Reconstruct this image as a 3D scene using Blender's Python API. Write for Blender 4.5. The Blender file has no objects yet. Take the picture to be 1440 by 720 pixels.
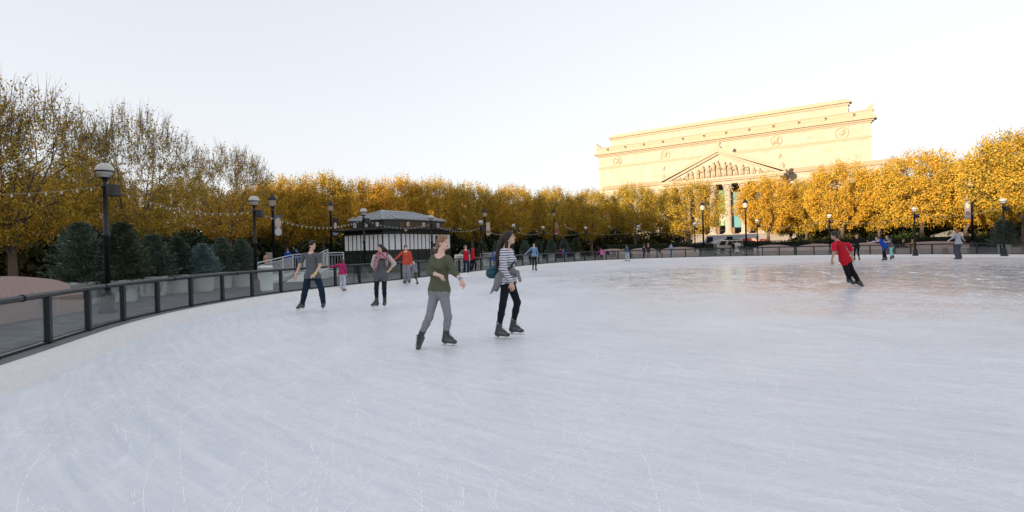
import bpy, math, random
import numpy as np
from mathutils import Vector, Matrix
R = math.radians
sc = bpy.context.scene
C = sc.collection
F0, YC, HC, ROLL = 720.0, 348.5, 1.45, R(1.46)
CR, SR = math.cos(ROLL), math.sin(ROLL)

# ------------------------------------------------------------ camera geometry of the photograph (metres, camera above 0,0)
def Wp(px, py, d):
    dx, dy = px - 720, YC - py
    u = dx * CR + dy * SR; v = -dx * SR + dy * CR
    return Vector((u * d / F0, d, HC + v * d / F0))
def Gp(px, py, z=0.0):
    dx, dy = px - 720, YC - py
    v = -dx * SR + dy * CR
    return Wp(px, py, (z - HC) * F0 / v)
def Xat(px, d, z):
    v = (z - HC) * F0 / d
    return ((px - 720) + v * SR) / CR * d / F0

# ------------------------------------------------------------ materials
def N(nt, t, **kw):
    n = nt.nodes.new(t)
    for k, v in kw.items(): setattr(n, k, v)
    return n
_mc = {}
def mat(name, col, rough=.6, metal=0, spec=.5, bump=0, bscale=20, var=0, vscale=4, trans=0, coat=0, bdist=.01):
    key = (name, tuple(col), rough)
    if key in _mc: return _mc[key]
    m = bpy.data.materials.new(name); m.use_nodes = True
    nt = m.node_tree; b = nt.nodes['Principled BSDF']
    b.inputs['Base Color'].default_value = (*col, 1); b.inputs['Roughness'].default_value = rough
    b.inputs['Metallic'].default_value = metal; b.inputs['Specular IOR Level'].default_value = spec
    b.inputs['Transmission Weight'].default_value = trans; b.inputs['Coat Weight'].default_value = coat
    tc = N(nt, 'ShaderNodeTexCoord')
    if var:
        n = N(nt, 'ShaderNodeTexNoise'); n.inputs['Scale'].default_value = vscale; n.inputs['Detail'].default_value = 6
        nt.links.new(tc.outputs['Object'], n.inputs['Vector'])
        mx = N(nt, 'ShaderNodeMix', data_type='RGBA')
        mx.inputs['A'].default_value = (*[c * (1 - var) for c in col], 1)
        mx.inputs['B'].default_value = (*[min(1, c * (1 + var)) for c in col], 1)
        nt.links.new(n.outputs['Fac'], mx.inputs['Factor']); nt.links.new(mx.outputs['Result'], b.inputs['Base Color'])
    if bump:
        n = N(nt, 'ShaderNodeTexNoise'); n.inputs['Scale'].default_value = bscale; n.inputs['Detail'].default_value = 4
        nt.links.new(tc.outputs['Object'], n.inputs['Vector'])
        bp = N(nt, 'ShaderNodeBump'); bp.inputs['Strength'].default_value = bump; bp.inputs['Distance'].default_value = bdist
        nt.links.new(n.outputs['Fac'], bp.inputs['Height']); nt.links.new(bp.outputs['Normal'], b.inputs['Normal'])
    _mc[key] = m
    return m
def cloth(name, col, **k):
    return mat(name, col, rough=.9, spec=.15, bump=.6, bscale=14, var=.14, vscale=30, bdist=.03, **k)
def stripes(name, c1, c2, freq, duty=.45, plaid=False):
    m = bpy.data.materials.new(name); m.use_nodes = True; nt = m.node_tree; b = nt.nodes['Principled BSDF']
    b.inputs['Roughness'].default_value = .9; b.inputs['Specular IOR Level'].default_value = .15
    tc = N(nt, 'ShaderNodeTexCoord'); sp = N(nt, 'ShaderNodeSeparateXYZ'); nt.links.new(tc.outputs['Object'], sp.inputs[0])
    nz = N(nt, 'ShaderNodeTexNoise'); nz.inputs['Scale'].default_value = 6; nt.links.new(tc.outputs['Object'], nz.inputs['Vector'])
    def band(out):
        a = N(nt, 'ShaderNodeMath', operation='MULTIPLY'); a.inputs[1].default_value = freq; nt.links.new(out, a.inputs[0])
        ad = N(nt, 'ShaderNodeMath', operation='ADD'); nt.links.new(a.outputs[0], ad.inputs[0]); nt.links.new(nz.outputs['Fac'], ad.inputs[1])
        f = N(nt, 'ShaderNodeMath', operation='FRACT'); nt.links.new(ad.outputs[0], f.inputs[0])
        g = N(nt, 'ShaderNodeMath', operation='LESS_THAN'); g.inputs[1].default_value = duty; nt.links.new(f.outputs[0], g.inputs[0])
        return g.outputs[0]
    o = band(sp.outputs[2])
    if plaid:
        o2 = band(sp.outputs[0]); mm = N(nt, 'ShaderNodeMath', operation='MAXIMUM'); nt.links.new(o, mm.inputs[0]); nt.links.new(o2, mm.inputs[1]); o = mm.outputs[0]
    mx = N(nt, 'ShaderNodeMix', data_type='RGBA'); mx.inputs['A'].default_value = (*c1, 1); mx.inputs['B'].default_value = (*c2, 1)
    nt.links.new(o, mx.inputs['Factor']); nt.links.new(mx.outputs['Result'], b.inputs['Base Color'])
    n = N(nt, 'ShaderNodeTexNoise'); n.inputs['Scale'].default_value = 14; nt.links.new(tc.outputs['Object'], n.inputs['Vector'])
    bp = N(nt, 'ShaderNodeBump'); bp.inputs['Strength'].default_value = .6; bp.inputs['Distance'].default_value = .03
    nt.links.new(n.outputs['Fac'], bp.inputs['Height']); nt.links.new(bp.outputs['Normal'], b.inputs['Normal'])
    return m
def ramp(nt, stops):
    r = N(nt, 'ShaderNodeValToRGB'); e = r.color_ramp.elements
    while len(e) < len(stops): e.new(.5)
    for el, (p, c) in zip(e, stops): el.position = p; el.color = (*c, 1)
    return r
def leafmat(name, stops, trans=.35, rough=.6):
    m = bpy.data.materials.new(name); m.use_nodes = True; nt = m.node_tree; b = nt.nodes['Principled BSDF']
    g = N(nt, 'ShaderNodeNewGeometry'); oi = N(nt, 'ShaderNodeObjectInfo')
    a = N(nt, 'ShaderNodeMath', operation='MULTIPLY_ADD'); a.inputs[1].default_value = .18; nt.links.new(oi.outputs['Random'], a.inputs[0])
    ml = N(nt, 'ShaderNodeMath', operation='MULTIPLY'); ml.inputs[1].default_value = .56; nt.links.new(g.outputs['Random Per Island'], ml.inputs[0])
    tq = N(nt, 'ShaderNodeTexCoord'); nq = N(nt, 'ShaderNodeTexNoise'); nq.inputs['Scale'].default_value = 1.6; nq.inputs['Detail'].default_value = 3; nt.links.new(tq.outputs['Object'], nq.inputs['Vector'])
    nr = N(nt, 'ShaderNodeMapRange'); nr.inputs[1].default_value = .36; nr.inputs[2].default_value = .64; nr.inputs[4].default_value = .34; nt.links.new(nq.outputs['Fac'], nr.inputs[0])
    na = N(nt, 'ShaderNodeMath', operation='ADD'); nt.links.new(nr.outputs[0], na.inputs[0])
    nt.links.new(ml.outputs[0], na.inputs[1]); nt.links.new(na.outputs[0], a.inputs[2])
    r = ramp(nt, stops); nt.links.new(a.outputs[0], r.inputs['Fac'])
    b.inputs['Roughness'].default_value = rough; b.inputs['Specular IOR Level'].default_value = .25
    nt.links.new(r.outputs['Color'], b.inputs['Base Color'])
    tr = N(nt, 'ShaderNodeBsdfTranslucent'); nt.links.new(r.outputs['Color'], tr.inputs['Color'])
    mx = N(nt, 'ShaderNodeMixShader'); mx.inputs[0].default_value = trans
    nt.links.new(b.outputs[0], mx.inputs[1]); nt.links.new(tr.outputs[0], mx.inputs[2])
    nt.links.new(mx.outputs[0], nt.nodes['Material Output'].inputs[0])
    return m

# ------------------------------------------------------------ objects
def tag(o, label=None, cat=None, group=None, kind=None):
    if label: o['label'] = label
    if cat: o['category'] = cat
    if group: o['group'] = group
    if kind: o['kind'] = kind
    return o
def empty(name, loc, rz=0, **k):
    o = bpy.data.objects.new(name, None); C.objects.link(o); o.location = loc; o.rotation_euler = (0, 0, rz); o.empty_display_size = .1
    return tag(o, **k)
def link(name, me, parent=None, loc=None):
    o = bpy.data.objects.new(name, me); C.objects.link(o)
    if parent is not None: o.parent = parent
    if loc is not None: o.location = loc
    return o
def npmesh(name, v, f, mats, mi=None, smooth=False):
    me = bpy.data.meshes.new(name)
    v = np.asarray(v, dtype=np.float32)
    if isinstance(f, np.ndarray):
        n, k = f.shape
        me.vertices.add(len(v)); me.vertices.foreach_set('co', v.ravel())
        me.loops.add(n * k); me.loops.foreach_set('vertex_index', f.astype(np.int32).ravel())
        me.polygons.add(n); me.polygons.foreach_set('loop_start', np.arange(0, n * k, k, dtype=np.int32))
        me.update(calc_edges=True)
    else:
        me.from_pydata([tuple(map(float, p)) for p in v], [], f)
    for m in mats: me.materials.append(m)
    if mi is not None: me.polygons.foreach_set('material_index', np.asarray(mi, dtype=np.int32))
    if smooth: me.polygons.foreach_set('use_smooth', [True] * len(me.polygons))
    me.update()
    return me
class MB:
    def __init__(s): s.v = []; s.f = []; s.m = []; s.sm = []
    def add(s, vs, fs, m=0, smooth=False):
        o = len(s.v); s.v += [tuple(p) for p in vs]
        for f in fs: s.f.append([i + o for i in f]); s.m.append(m); s.sm.append(smooth)
        return s
    def box(s, x0, x1, y0, y1, z0, z1, m=0, M=None):
        vs = [Vector((x, y, z)) for z in (z0, z1) for y in (y0, y1) for x in (x0, x1)]
        if M is not None: vs = [M @ p for p in vs]
        return s.add(vs, [(0, 2, 3, 1), (4, 5, 7, 6), (0, 1, 5, 4), (2, 6, 7, 3), (0, 4, 6, 2), (1, 3, 7, 5)], m)
    def bbox(s, x0, x1, y0, y1, z0, z1, b, m=0, M=None):   # box with chamfered edges
        def lay(i, z): return [(x0 + i, y0 + b, z), (x0 + b, y0 + i, z), (x1 - b, y0 + i, z), (x1 - i, y0 + b, z), (x1 - i, y1 - b, z), (x1 - b, y1 - i, z), (x0 + b, y1 - i, z), (x0 + i, y1 - b, z)]
        L = [lay(b * .5, z0), lay(0, z0 + b), lay(0, z1 - b), lay(b * .5, z1)]
        vs = [Vector(p) for l in L for p in l]
        if M is not None: vs = [M @ p for p in vs]
        fs = [[i for i in range(7, -1, -1)], [24 + i for i in range(8)]]
        for k in range(3):
            for i in range(8):
                j = (i + 1) % 8; fs.append([k * 8 + i, k * 8 + j, k * 8 + 8 + j, k * 8 + 8 + i])
        return s.add(vs, fs, m)
    def tube(s, p, q, r0, r1=None, n=8, m=0, caps=True, smooth=True):
        p, q = Vector(p), Vector(q); r1 = r0 if r1 is None else r1
        d = (q - p)
        if d.length < 1e-6: return s
        d.normalize(); a = d.orthogonal().normalized(); b = d.cross(a)
        vs = []
        for c, r in ((p, r0), (q, r1)):
            for i in range(n):
                t = 2 * math.pi * i / n; vs.append(c + (a * math.cos(t) + b * math.sin(t)) * r)
        fs = [(i, (i + 1) % n, n + (i + 1) % n, n + i) for i in range(n)]
        s.add(vs, fs, m, smooth)
        if caps:
            o = len(s.v) - 2 * n
            s.f.append([o + i for i in range(n - 1, -1, -1)]); s.m.append(m); s.sm.append(False)
            s.f.append([o + n + i for i in range(n)]); s.m.append(m); s.sm.append(False)
        return s
    def lathe(s, prof, n=20, m=0, cx=0, cy=0, smooth=True):
        vs = []
        for r, z in prof:
            for i in range(n):
                t = 2 * math.pi * i / n; vs.append((cx + r * math.cos(t), cy + r * math.sin(t), z))
        fs = []
        for k in range(len(prof) - 1):
            for i in range(n):
                j = (i + 1) % n; fs.append((k * n + i, k * n + j, k * n + n + j, k * n + n + i))
        s.add(vs, fs, m, smooth)
        o = len(s.v) - len(vs)
        if prof[0][0] > 1e-4: s.f.append([o + i for i in range(n - 1, -1, -1)]); s.m.append(m); s.sm.append(False)
        if prof[-1][0] > 1e-4:
            e = o + (len(prof) - 1) * n; s.f.append([e + i for i in range(n)]); s.m.append(m); s.sm.append(False)
        return s
    def ell(s, c, r, n=12, k=8, m=0, M=None):
        vs = []
        for a in range(k + 1):
            ph = math.pi * a / k
            for i in range(n):
                t = 2 * math.pi * i / n
                p = Vector((r[0] * math.sin(ph) * math.cos(t), r[1] * math.sin(ph) * math.sin(t), -r[2] * math.cos(ph)))
                if M is not None: p = M @ p
                vs.append(Vector(c) + p)
        fs = [(a * n + i, a * n + (i + 1) % n, (a + 1) * n + (i + 1) % n, (a + 1) * n + i) for a in range(k) for i in range(n)]
        return s.add(vs, fs, m, True)
    def build(s, name, mats, parent=None, loc=None):
        if not isinstance(mats, (list, tuple)): mats = [mats]
        me = bpy.data.meshes.new(name); me.from_pydata(s.v, [], s.f)
        for m in mats: me.materials.append(m)
        me.polygons.foreach_set('material_index', s.m); me.polygons.foreach_set('use_smooth', s.sm); me.update()
        return link(name, me, parent, loc)
kids = {}
def copy_tree(o, parent=None):
    c = o.copy(); C.objects.link(c); c.parent = parent
    if parent is not None: c.matrix_parent_inverse = o.matrix_parent_inverse
    for ch in list(o.children): copy_tree(ch, c)
    return c

# ------------------------------------------------------------ world, sun, camera
SKYV = 1.42
SUN_EL, SUN_V = R(6.5), Vector((-.74, -.67, 0)).normalized()
w = bpy.data.worlds.new('World'); sc.world = w; w.use_nodes = True
nt = w.node_tree; bg = nt.nodes['Background']
sky = N(nt, 'ShaderNodeTexSky', sky_type='NISHITA'); sky.sun_disc = False; sky.sun_elevation = SUN_EL
sky.sun_rotation = math.atan2(SUN_V.x, SUN_V.y); sky.air_density = 1.0; sky.dust_density = 1.5; sky.ozone_density = 2.0
hs = N(nt, 'ShaderNodeHueSaturation'); hs.inputs['Saturation'].default_value = .62                 # a thin bright veil of high cloud evens the sky out
gm_ = N(nt, 'ShaderNodeGamma'); gm_.inputs['Gamma'].default_value = .30
h2 = N(nt, 'ShaderNodeMix', data_type='RGBA', blend_type='MULTIPLY'); h2.inputs['Factor'].default_value = 1; h2.inputs['B'].default_value = (SKYV * 1.02, SKYV * .985, SKYV * 1.0, 1)
nt.links.new(sky.outputs[0], hs.inputs['Color']); nt.links.new(hs.outputs[0], gm_.inputs['Color']); nt.links.new(gm_.outputs[0], h2.inputs['A']); nt.links.new(h2.outputs['Result'], bg.inputs[0]); bg.inputs[1].default_value = .15
sl = bpy.data.lights.new('sun', 'SUN'); sl.energy = 2.6; sl.angle = R(.5); sl.color = (1, .80, .54)
so = bpy.data.objects.new('sun', sl); C.objects.link(so)
sv = Vector((SUN_V.x * math.cos(SUN_EL), SUN_V.y * math.cos(SUN_EL), math.sin(SUN_EL)))
so.rotation_euler = sv.to_track_quat('Z', 'Y').to_euler(); so.location = (0, 0, 60)
cd = bpy.data.cameras.new('camera'); cam = bpy.data.objects.new('camera', cd); C.objects.link(cam)
cd.lens = 18; cd.sensor_width = 36; cd.sensor_fit = 'HORIZONTAL'; cd.shift_y = -(360 - YC) / 1440; cd.clip_start = .05; cd.clip_end = 8000
cam.matrix_world = Matrix(((CR, SR, 0, 0), (0, 0, -1, 0), (-SR, CR, 0, HC), (0, 0, 0, 1)))
sc.camera = cam
sc.view_settings.view_transform = 'Standard'; sc.view_settings.look = 'None'; sc.view_settings.gamma = 1; sc.view_settings.exposure = EXPO = 1.87
sc.cycles.max_bounces = 8; sc.cycles.transparent_max_bounces = 24; sc.cycles.diffuse_bounces = 4; sc.cycles.glossy_bounces = 4

# ------------------------------------------------------------ shared materials
M_iron = mat('dark_iron', (.006, .010, .013), .42, spec=.35, var=.2)
M_green = mat('dark_green_paint', (.008, .016, .012), .35, var=.3)
M_white = mat('white_paint', (.72, .73, .74), .45, var=.05)
M_galv = mat('pale_railing_paint', (.5, .52, .54), .45)
M_conc = mat('pale_concrete', (.5, .51, .5), .85, bump=.4, var=.12, vscale=3)
M_bark = mat('bark', (.13, .095, .075), .95, bump=1, bscale=25, var=.4, vscale=10, bdist=.02)
M_twig = mat('twig_bark', (.11, .07, .055), .95)
# ------------------------------------------------------------ rink outline
ctrl = [(-6.5, 6.4), (-7.9, 10.8), (-7.8, 15.5), (-6.5, 19.2), (-4.7, 22.8), (-2.3, 28.5), (1.4, 37), (5.6, 42.6), (11.2, 45.8), (18.6, 46), (25.4, 43.2), (30.4, 38.3), (33.2, 32), (34, 24),
        (32, 14), (26, 5), (17, -2.5), (8, -6), (0, -5.5), (-4.2, -.5)]
def catmull(P, n=24):
    P = [Vector((*p, 0)) for p in P]; out = []
    for i in range(len(P)):
        p0, p1, p2, p3 = P[i - 1], P[i], P[(i + 1) % len(P)], P[(i + 2) % len(P)]
        for k in range(n):
            t = k / n
            out.append(.5 * ((2 * p1) + (p2 - p0) * t + (2 * p0 - 5 * p1 + 4 * p2 - p3) * t * t + (3 * p1 - p0 - 3 * p2 + p3) * t ** 3))
    return out
def resample(P, step):
    P = P + [P[0]]; L = [0]
    for a, b in zip(P, P[1:]): L.append(L[-1] + (b - a).length)
    n = int(round(L[-1] / step)); out = []; j = 0
    for i in range(n):
        s = L[-1] * i / n
        while L[j + 1] < s: j += 1
        t = (s - L[j]) / (L[j + 1] - L[j]); out.append(P[j].lerp(P[j + 1], t))
    return out
RAIL = resample(catmull(ctrl), .2)
for _ in range(60): RAIL = [(RAIL[i - 1] + RAIL[i] * 2 + RAIL[(i + 1) % len(RAIL)]) / 4 for i in range(len(RAIL))]
RAIL = resample(RAIL, 1.3 / 6)       # six steps between two posts
NR = len(RAIL) - len(RAIL) % 6
RAIL = resample(RAIL, 1.3 / 6)
def normals(P):
    out = []
    for i in range(len(P)):
        t = (P[(i + 1) % len(P)] - P[i - 1]).normalized(); out.append(Vector((-t.y, t.x, 0)))
    c = sum(P, Vector()) / len(P)
    if (P[0] - c).dot(out[0]) < 0: out = [-n for n in out]
    return out
RN = normals(RAIL); NRP = len(RAIL)
def off(d, z, P=RAIL, Nn=RN): return [Vector((p.x + n.x * d, p.y + n.y * d, z)) for p, n in zip(P, Nn)]
def bands(loops, smooth=True, closed=True):
    n = len(loops[0]); mb = MB(); vs = [p for l in loops for p in l]; fs = []
    for k in range(len(loops) - 1):
        for i in range(n if closed else n - 1):
            j = (i + 1) % n; fs.append((k * n + i, (k + 1) * n + i, (k + 1) * n + j, k * n + j))
    return mb.add(vs, fs, 0, smooth)
CEN = Vector((12, 21, 0))

# ice
m = bpy.data.materials.new('ice'); m.use_nodes = True; nt = m.node_tree; b = nt.nodes['Principled BSDF']; M_ice = m
Lk = nt.links.new
tc = N(nt, 'ShaderNodeTexCoord'); mp = N(nt, 'ShaderNodeMapping'); mp.inputs['Location'].default_value = (-CEN.x, -CEN.y, 0); Lk(tc.outputs['Object'], mp.inputs['Vector'])
sp = N(nt, 'ShaderNodeSeparateXYZ'); Lk(mp.outputs[0], sp.inputs[0])
ln = N(nt, 'ShaderNodeVectorMath', operation='LENGTH'); Lk(mp.outputs[0], ln.inputs[0])
at = N(nt, 'ShaderNodeMath', operation='ARCTAN2'); Lk(sp.outputs[0], at.inputs[0]); Lk(sp.outputs[1], at.inputs[1])
def streak(rs, ts, scale, det=6, dist=.0, rough=.6):
    a = N(nt, 'ShaderNodeMath', operation='MULTIPLY'); a.inputs[1].default_value = rs; Lk(ln.outputs['Value'], a.inputs[0])
    c = N(nt, 'ShaderNodeMath', operation='MULTIPLY'); c.inputs[1].default_value = ts; Lk(at.outputs[0], c.inputs[0])
    v = N(nt, 'ShaderNodeCombineXYZ'); Lk(a.outputs[0], v.inputs[0]); Lk(c.outputs[0], v.inputs[1])
    n = N(nt, 'ShaderNodeTexNoise'); n.inputs['Scale'].default_value = scale; n.inputs['Detail'].default_value = det; n.inputs['Distortion'].default_value = dist; n.inputs['Roughness'].default_value = rough
    Lk(v.outputs[0], n.inputs['Vector']); return n.outputs['Fac']
def noise(scale, det=5, dist=0, rot=None, stretch=(1, 1, 1), rough=.55):
    mq = N(nt, 'ShaderNodeMapping'); mq.inputs['Scale'].default_value = stretch
    if rot is not None: mq.inputs['Rotation'].default_value = (0, 0, rot)
    Lk(tc.outputs['Object'], mq.inputs['Vector'])
    n = N(nt, 'ShaderNodeTexNoise'); n.inputs['Scale'].default_value = scale; n.inputs['Detail'].default_value = det; n.inputs['Distortion'].default_value = dist; n.inputs['Roughness'].default_value = rough
    Lk(mq.outputs[0], n.inputs['Vector']); return n.outputs['Fac']
def mr(src, a, b_, c=0, d=1, clamp=True):
    n = N(nt, 'ShaderNodeMapRange'); n.clamp = clamp
    for i, x in zip((1, 2, 3, 4), (a, b_, c, d)): n.inputs[i].default_value = x
    Lk(src, n.inputs[0]); return n.outputs[0]
def mth(op, a, b_=None):
    n = N(nt, 'ShaderNodeMath', operation=op)
    for i, x in enumerate((a, b_)):
        if x is None: continue
        if isinstance(x, (int, float)): n.inputs[i].default_value = x
        else: Lk(x, n.inputs[i])
    return n.outputs[0]
def ridge(src, wd):   # thin bright lines where a noise field crosses its mean
    return mr(mth('ABSOLUTE', mth('SUBTRACT', src, .5)), 0, wd, 1, 0)
s1 = streak(9, 14, 1, 8, .3); s2 = streak(34, 12, 1, 6, .5, .7); s3 = noise(.35, 6, .6)
r1 = mth('MULTIPLY', ridge(noise(.55, 3, 1.2, .4, (1, .5, 1)), .012), mr(noise(2.2, 3), .45, .6))
r2 = mth('MULTIPLY', ridge(noise(.9, 2, 1.8, 1.9, (.6, 1, 1)), .012), mr(noise(1.7, 3, 0, 1), .48, .62))
r3 = mth('MULTIPLY', ridge(streak(1.2, 9, 1, 3, 1.0), .012), mr(noise(1.3, 3, 0, 2), .4, .6))
lines = mth('MAXIMUM', mth('MAXIMUM', r1, r2), r3)
wl = mth('MAXIMUM', mth('MULTIPLY', ridge(noise(.30, 3, 1.6, .9, (1, .8, 1)), .022), mr(noise(1.1, 4, 0, 2), .40, .55)), mth('MULTIPLY', ridge(noise(.42, 4, 2.2, 2.2, (.7, 1, 1)), .020), mr(noise(.9, 4, 0, 1), .42, .58)))
# where the ice was freshly wet it is clear and glossy: an oval in the far half
mz = N(nt, 'ShaderNodeMapping'); mz.inputs['Location'].default_value = (-17 / 15.5, -20.5 / 13.5, 0); mz.inputs['Scale'].default_value = (1 / 15.5, 1 / 13.5, 0)
Lk(tc.outputs['Object'], mz.inputs['Vector'])
lz = N(nt, 'ShaderNodeVectorMath', operation='LENGTH'); Lk(mz.outputs[0], lz.inputs[0])
wet = mr(mth('ADD', lz.outputs['Value'], mr(s3, .2, .8, -.35, .35)), .45, 1.3, 1, 0)
g1 = noise(42, 3, 0, None, (1, 1, 1), .8); g2 = mth('MULTIPLY', mr(noise(1.1, 8, .4, .7, (1, .55, 1), .72), .48, .70), mr(noise(7, 6, .3, 0, (1, 1, 1), .8), .35, .7))
tone0 = mth('ADD', mth('MULTIPLY', mr(s1, .36, .64), .40), mth('ADD', mth('MULTIPLY', mr(s2, .3, .7), .3), mth('MULTIPLY', mr(s3, .3, .7), .35)))
tone = mth('ADD', mth('ADD', mth('MULTIPLY', tone0, .72), mth('MULTIPLY', mr(g1, .3, .7), .14)), mth('MULTIPLY', g2, .42))
c1 = N(nt, 'ShaderNodeMix', data_type='RGBA'); c1.inputs['A'].default_value = (.53, .575, .63, 1); c1.inputs['B'].default_value = (.84, .85, .88, 1); Lk(tone, c1.inputs['Factor'])
c2 = N(nt, 'ShaderNodeMix', data_type='RGBA'); Lk(mth('MULTIPLY', wet, mr(s3, .25, .6, .55, 1)), c2.inputs['Factor']); Lk(c1.outputs['Result'], c2.inputs['A']); c2.inputs['B'].default_value = (.55, .56, .62, 1)
lines = mth('MAXIMUM', lines, mth('MULTIPLY', wl, wet))
c3 = N(nt, 'ShaderNodeMix', data_type='RGBA'); Lk(mth('MULTIPLY', lines, mr(wet, 0, 1, .3, 1)), c3.inputs['Factor']); Lk(c2.outputs['Result'], c3.inputs['A']); c3.inputs['B'].default_value = (.86, .88, .92, 1)
Lk(c3.outputs['Result'], b.inputs['Base Color'])
b.inputs['IOR'].default_value = 1.31
Lk(mth('ADD', mr(wet, 0, 1, .42, .12), mth('MULTIPLY', lines, .3)), b.inputs['Roughness'])
bp = N(nt, 'ShaderNodeBump'); bp.inputs['Strength'].default_value = .12; bp.inputs['Distance'].default_value = .02
Lk(mth('ADD', mth('MULTIPLY', s2, .6), mth('MULTIPLY', lines, .4)), bp.inputs['Height']); Lk(bp.outputs[0], b.inputs['Normal'])
edge = off(-.72, 0)
mb = MB(); mb.add([CEN] + edge, [(0, i + 1, (i + 1) % NRP + 1) for i in range(NRP)]); 
tag(mb.build('ice_rink', M_ice), kind='structure')

# skate marks: thousands of thin frosty ribbons lying on the ice
rng = np.random.default_rng(5); V = []; Fq = []
def inside(x, y):
    c = False; j = NRP - 1
    for i in range(0, NRP): 
        a, b2 = edge[i], edge[j]
        if (a.y > y) != (b2.y > y) and x < (b2.x - a.x) * (y - a.y) / (b2.y - a.y) + a.x: c = not c
        j = i
    return c
EA = np.array([(p.x, p.y) for p in off(-1.1, 0)]); ang_e = np.arctan2(EA[:, 1] - CEN.y, EA[:, 0] - CEN.x); rad_e = np.hypot(EA[:, 1] - CEN.y, EA[:, 0] - CEN.x); oo = np.argsort(ang_e); ang_e = ang_e[oo]; rad_e = rad_e[oo]
def ins(x, y):
    return np.hypot(x - CEN.x, y - CEN.y) < np.interp(np.arctan2(y - CEN.y, x - CEN.x), ang_e, rad_e, period=2 * math.pi)
bund = 0
for k in range(12500):
    if bund <= 0:
        near = rng.random() < .62
        if near: d = rng.uniform(.8, 15) ** 1.0; bx = rng.uniform(-1, 1) * d * 1.05; by = d; w0 = rng.uniform(.0010, .0034) * (1 + d / 5)
        else: bx = rng.uniform(-7, 33); by = rng.uniform(10, 45); w0 = rng.uniform(.006, .020)
        bth = math.atan2(by - CEN.y, bx - CEN.x) + math.pi / 2 - .42 + rng.normal(0, .30 if rng.random() < .85 else 1.2); bund = rng.integers(1, 14); bs = rng.uniform(.1, .9)
    bund -= 1; x = bx + rng.normal(0, bs); y = by + rng.normal(0, bs); th = bth + rng.normal(0, .13); wd = w0 * rng.uniform(.5, 1.3)
    L = min(7, rng.exponential(1.5) + .15); n = 12; cur = rng.normal(.05, .38) if L > .7 else rng.normal(0, 1.5)
    pts = []
    for i in range(n + 1):
        pts.append((x, y)); x += math.cos(th) * L / n; y += math.sin(th) * L / n; th += cur * L / n
    pts = np.array(pts)
    if not ins(pts[:, 0], pts[:, 1]).all(): continue
    t = np.gradient(pts, axis=0); t /= np.linalg.norm(t, axis=1)[:, None]; nn = np.stack([-t[:, 1], t[:, 0]], 1)
    wv = wd * np.sin(np.linspace(.12, math.pi - .12, n + 1))[:, None] * .5
    zk = rng.uniform(.0002, .0009); A = np.c_[pts + nn * wv, np.full(n + 1, zk)]; B = np.c_[pts - nn * wv, np.full(n + 1, zk)]
    o = len(V) * 2 * (n + 1); V.append(np.r_[A, B])
    for i in range(n): Fq.append((o + i, o + i + 1, o + n + 2 + i, o + n + 1 + i))
V = np.concatenate(V)
m = bpy.data.materials.new('frost_scratch'); m.use_nodes = True; nt = m.node_tree; b = nt.nodes['Principled BSDF']
b.inputs['Roughness'].default_value = .4; b.inputs['IOR'].default_value = 1.31
g = N(nt, 'ShaderNodeNewGeometry'); r_ = ramp(nt, [(0, (.80, .82, .86)), (.6, (.88, .89, .92)), (1, (.95, .95, .97))]); nt.links.new(g.outputs['Random Per Island'], r_.inputs['Fac']); nt.links.new(r_.outputs['Color'], b.inputs['Base Color'])
tcx = N(nt, 'ShaderNodeTexCoord'); n1 = N(nt, 'ShaderNodeTexNoise'); n1.inputs['Scale'].default_value = 9; n1.inputs['Detail'].default_value = 5; n1.inputs['Roughness'].default_value = .75; nt.links.new(tcx.outputs['Object'], n1.inputs['Vector'])
m1 = N(nt, 'ShaderNodeMapRange'); m1.inputs[1].default_value = .455; m1.inputs[2].default_value = .475; nt.links.new(n1.outputs['Fac'], m1.inputs[0])
m2 = N(nt, 'ShaderNodeMath', operation='MULTIPLY'); nt.links.new(m1.outputs[0], m2.inputs[0]); m2.inputs[1].default_value = 1; nt.links.new(m2.outputs[0], b.inputs['Alpha'])
o = link('skate_marks', npmesh('skate_marks', V, np.array(Fq), [m])); tag(o, 'thin white skate scratches curving over the ice', 'skate marks', kind='stuff')

# kerb, drain strip, plaza, lawn
kerb = bands([off(-.74, -.02), off(-.62, .17), off(-.56, .2), off(.16, .2)])
tag(kerb.build('rink_kerb', mat('white_kerb', (.68, .67, .67), .8, bump=.8, bscale=30, var=.12, vscale=9, bdist=.006)), kind='structure')
ks = bands([off(.16, .196), off(.16, .13)], smooth=False)
strip = bands([off(-.27, .2025), off(.13, .2025)])
tag(strip.build('drain_strip', mat('grey_channel', (.12, .125, .125), .6, var=.2, vscale=20)), kind='structure')
tag(ks.build('kerb_back', M_conc), kind='structure')
m = bpy.data.materials.new('paving'); m.use_nodes = True; nt = m.node_tree; b = nt.nodes['Principled BSDF']
tc = N(nt, 'ShaderNodeTexCoord'); br = N(nt, 'ShaderNodeTexBrick'); br.inputs['Scale'].default_value = 1.6
br.inputs['Color1'].default_value = (.04, .044, .05, 1); br.inputs['Color2'].default_value = (.11, .112, .115, 1); br.inputs['Mortar'].default_value = (.045, .045, .045, 1); br.inputs['Mortar Size'].default_value = .012
nt.links.new(tc.outputs['Object'], br.inputs['Vector']); n = N(nt, 'ShaderNodeTexNoise'); n.inputs['Scale'].default_value = .8; n.inputs['Detail'].default_value = 8; nt.links.new(tc.outputs['Object'], n.inputs['Vector'])
mx = N(nt, 'ShaderNodeMix', data_type='RGBA', blend_type='MULTIPLY'); mx.inputs['Factor'].default_value = .6; nt.links.new(br.outputs['Color'], mx.inputs['A']); nt.links.new(n.outputs['Color'], mx.inputs['B'])
nt.links.new(br.outputs['Color'], b.inputs['Base Color']); b.inputs['Roughness'].default_value = .8; b.inputs['Specular IOR Level'].default_value = .2
M_pave = m
SM = RAIL
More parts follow.
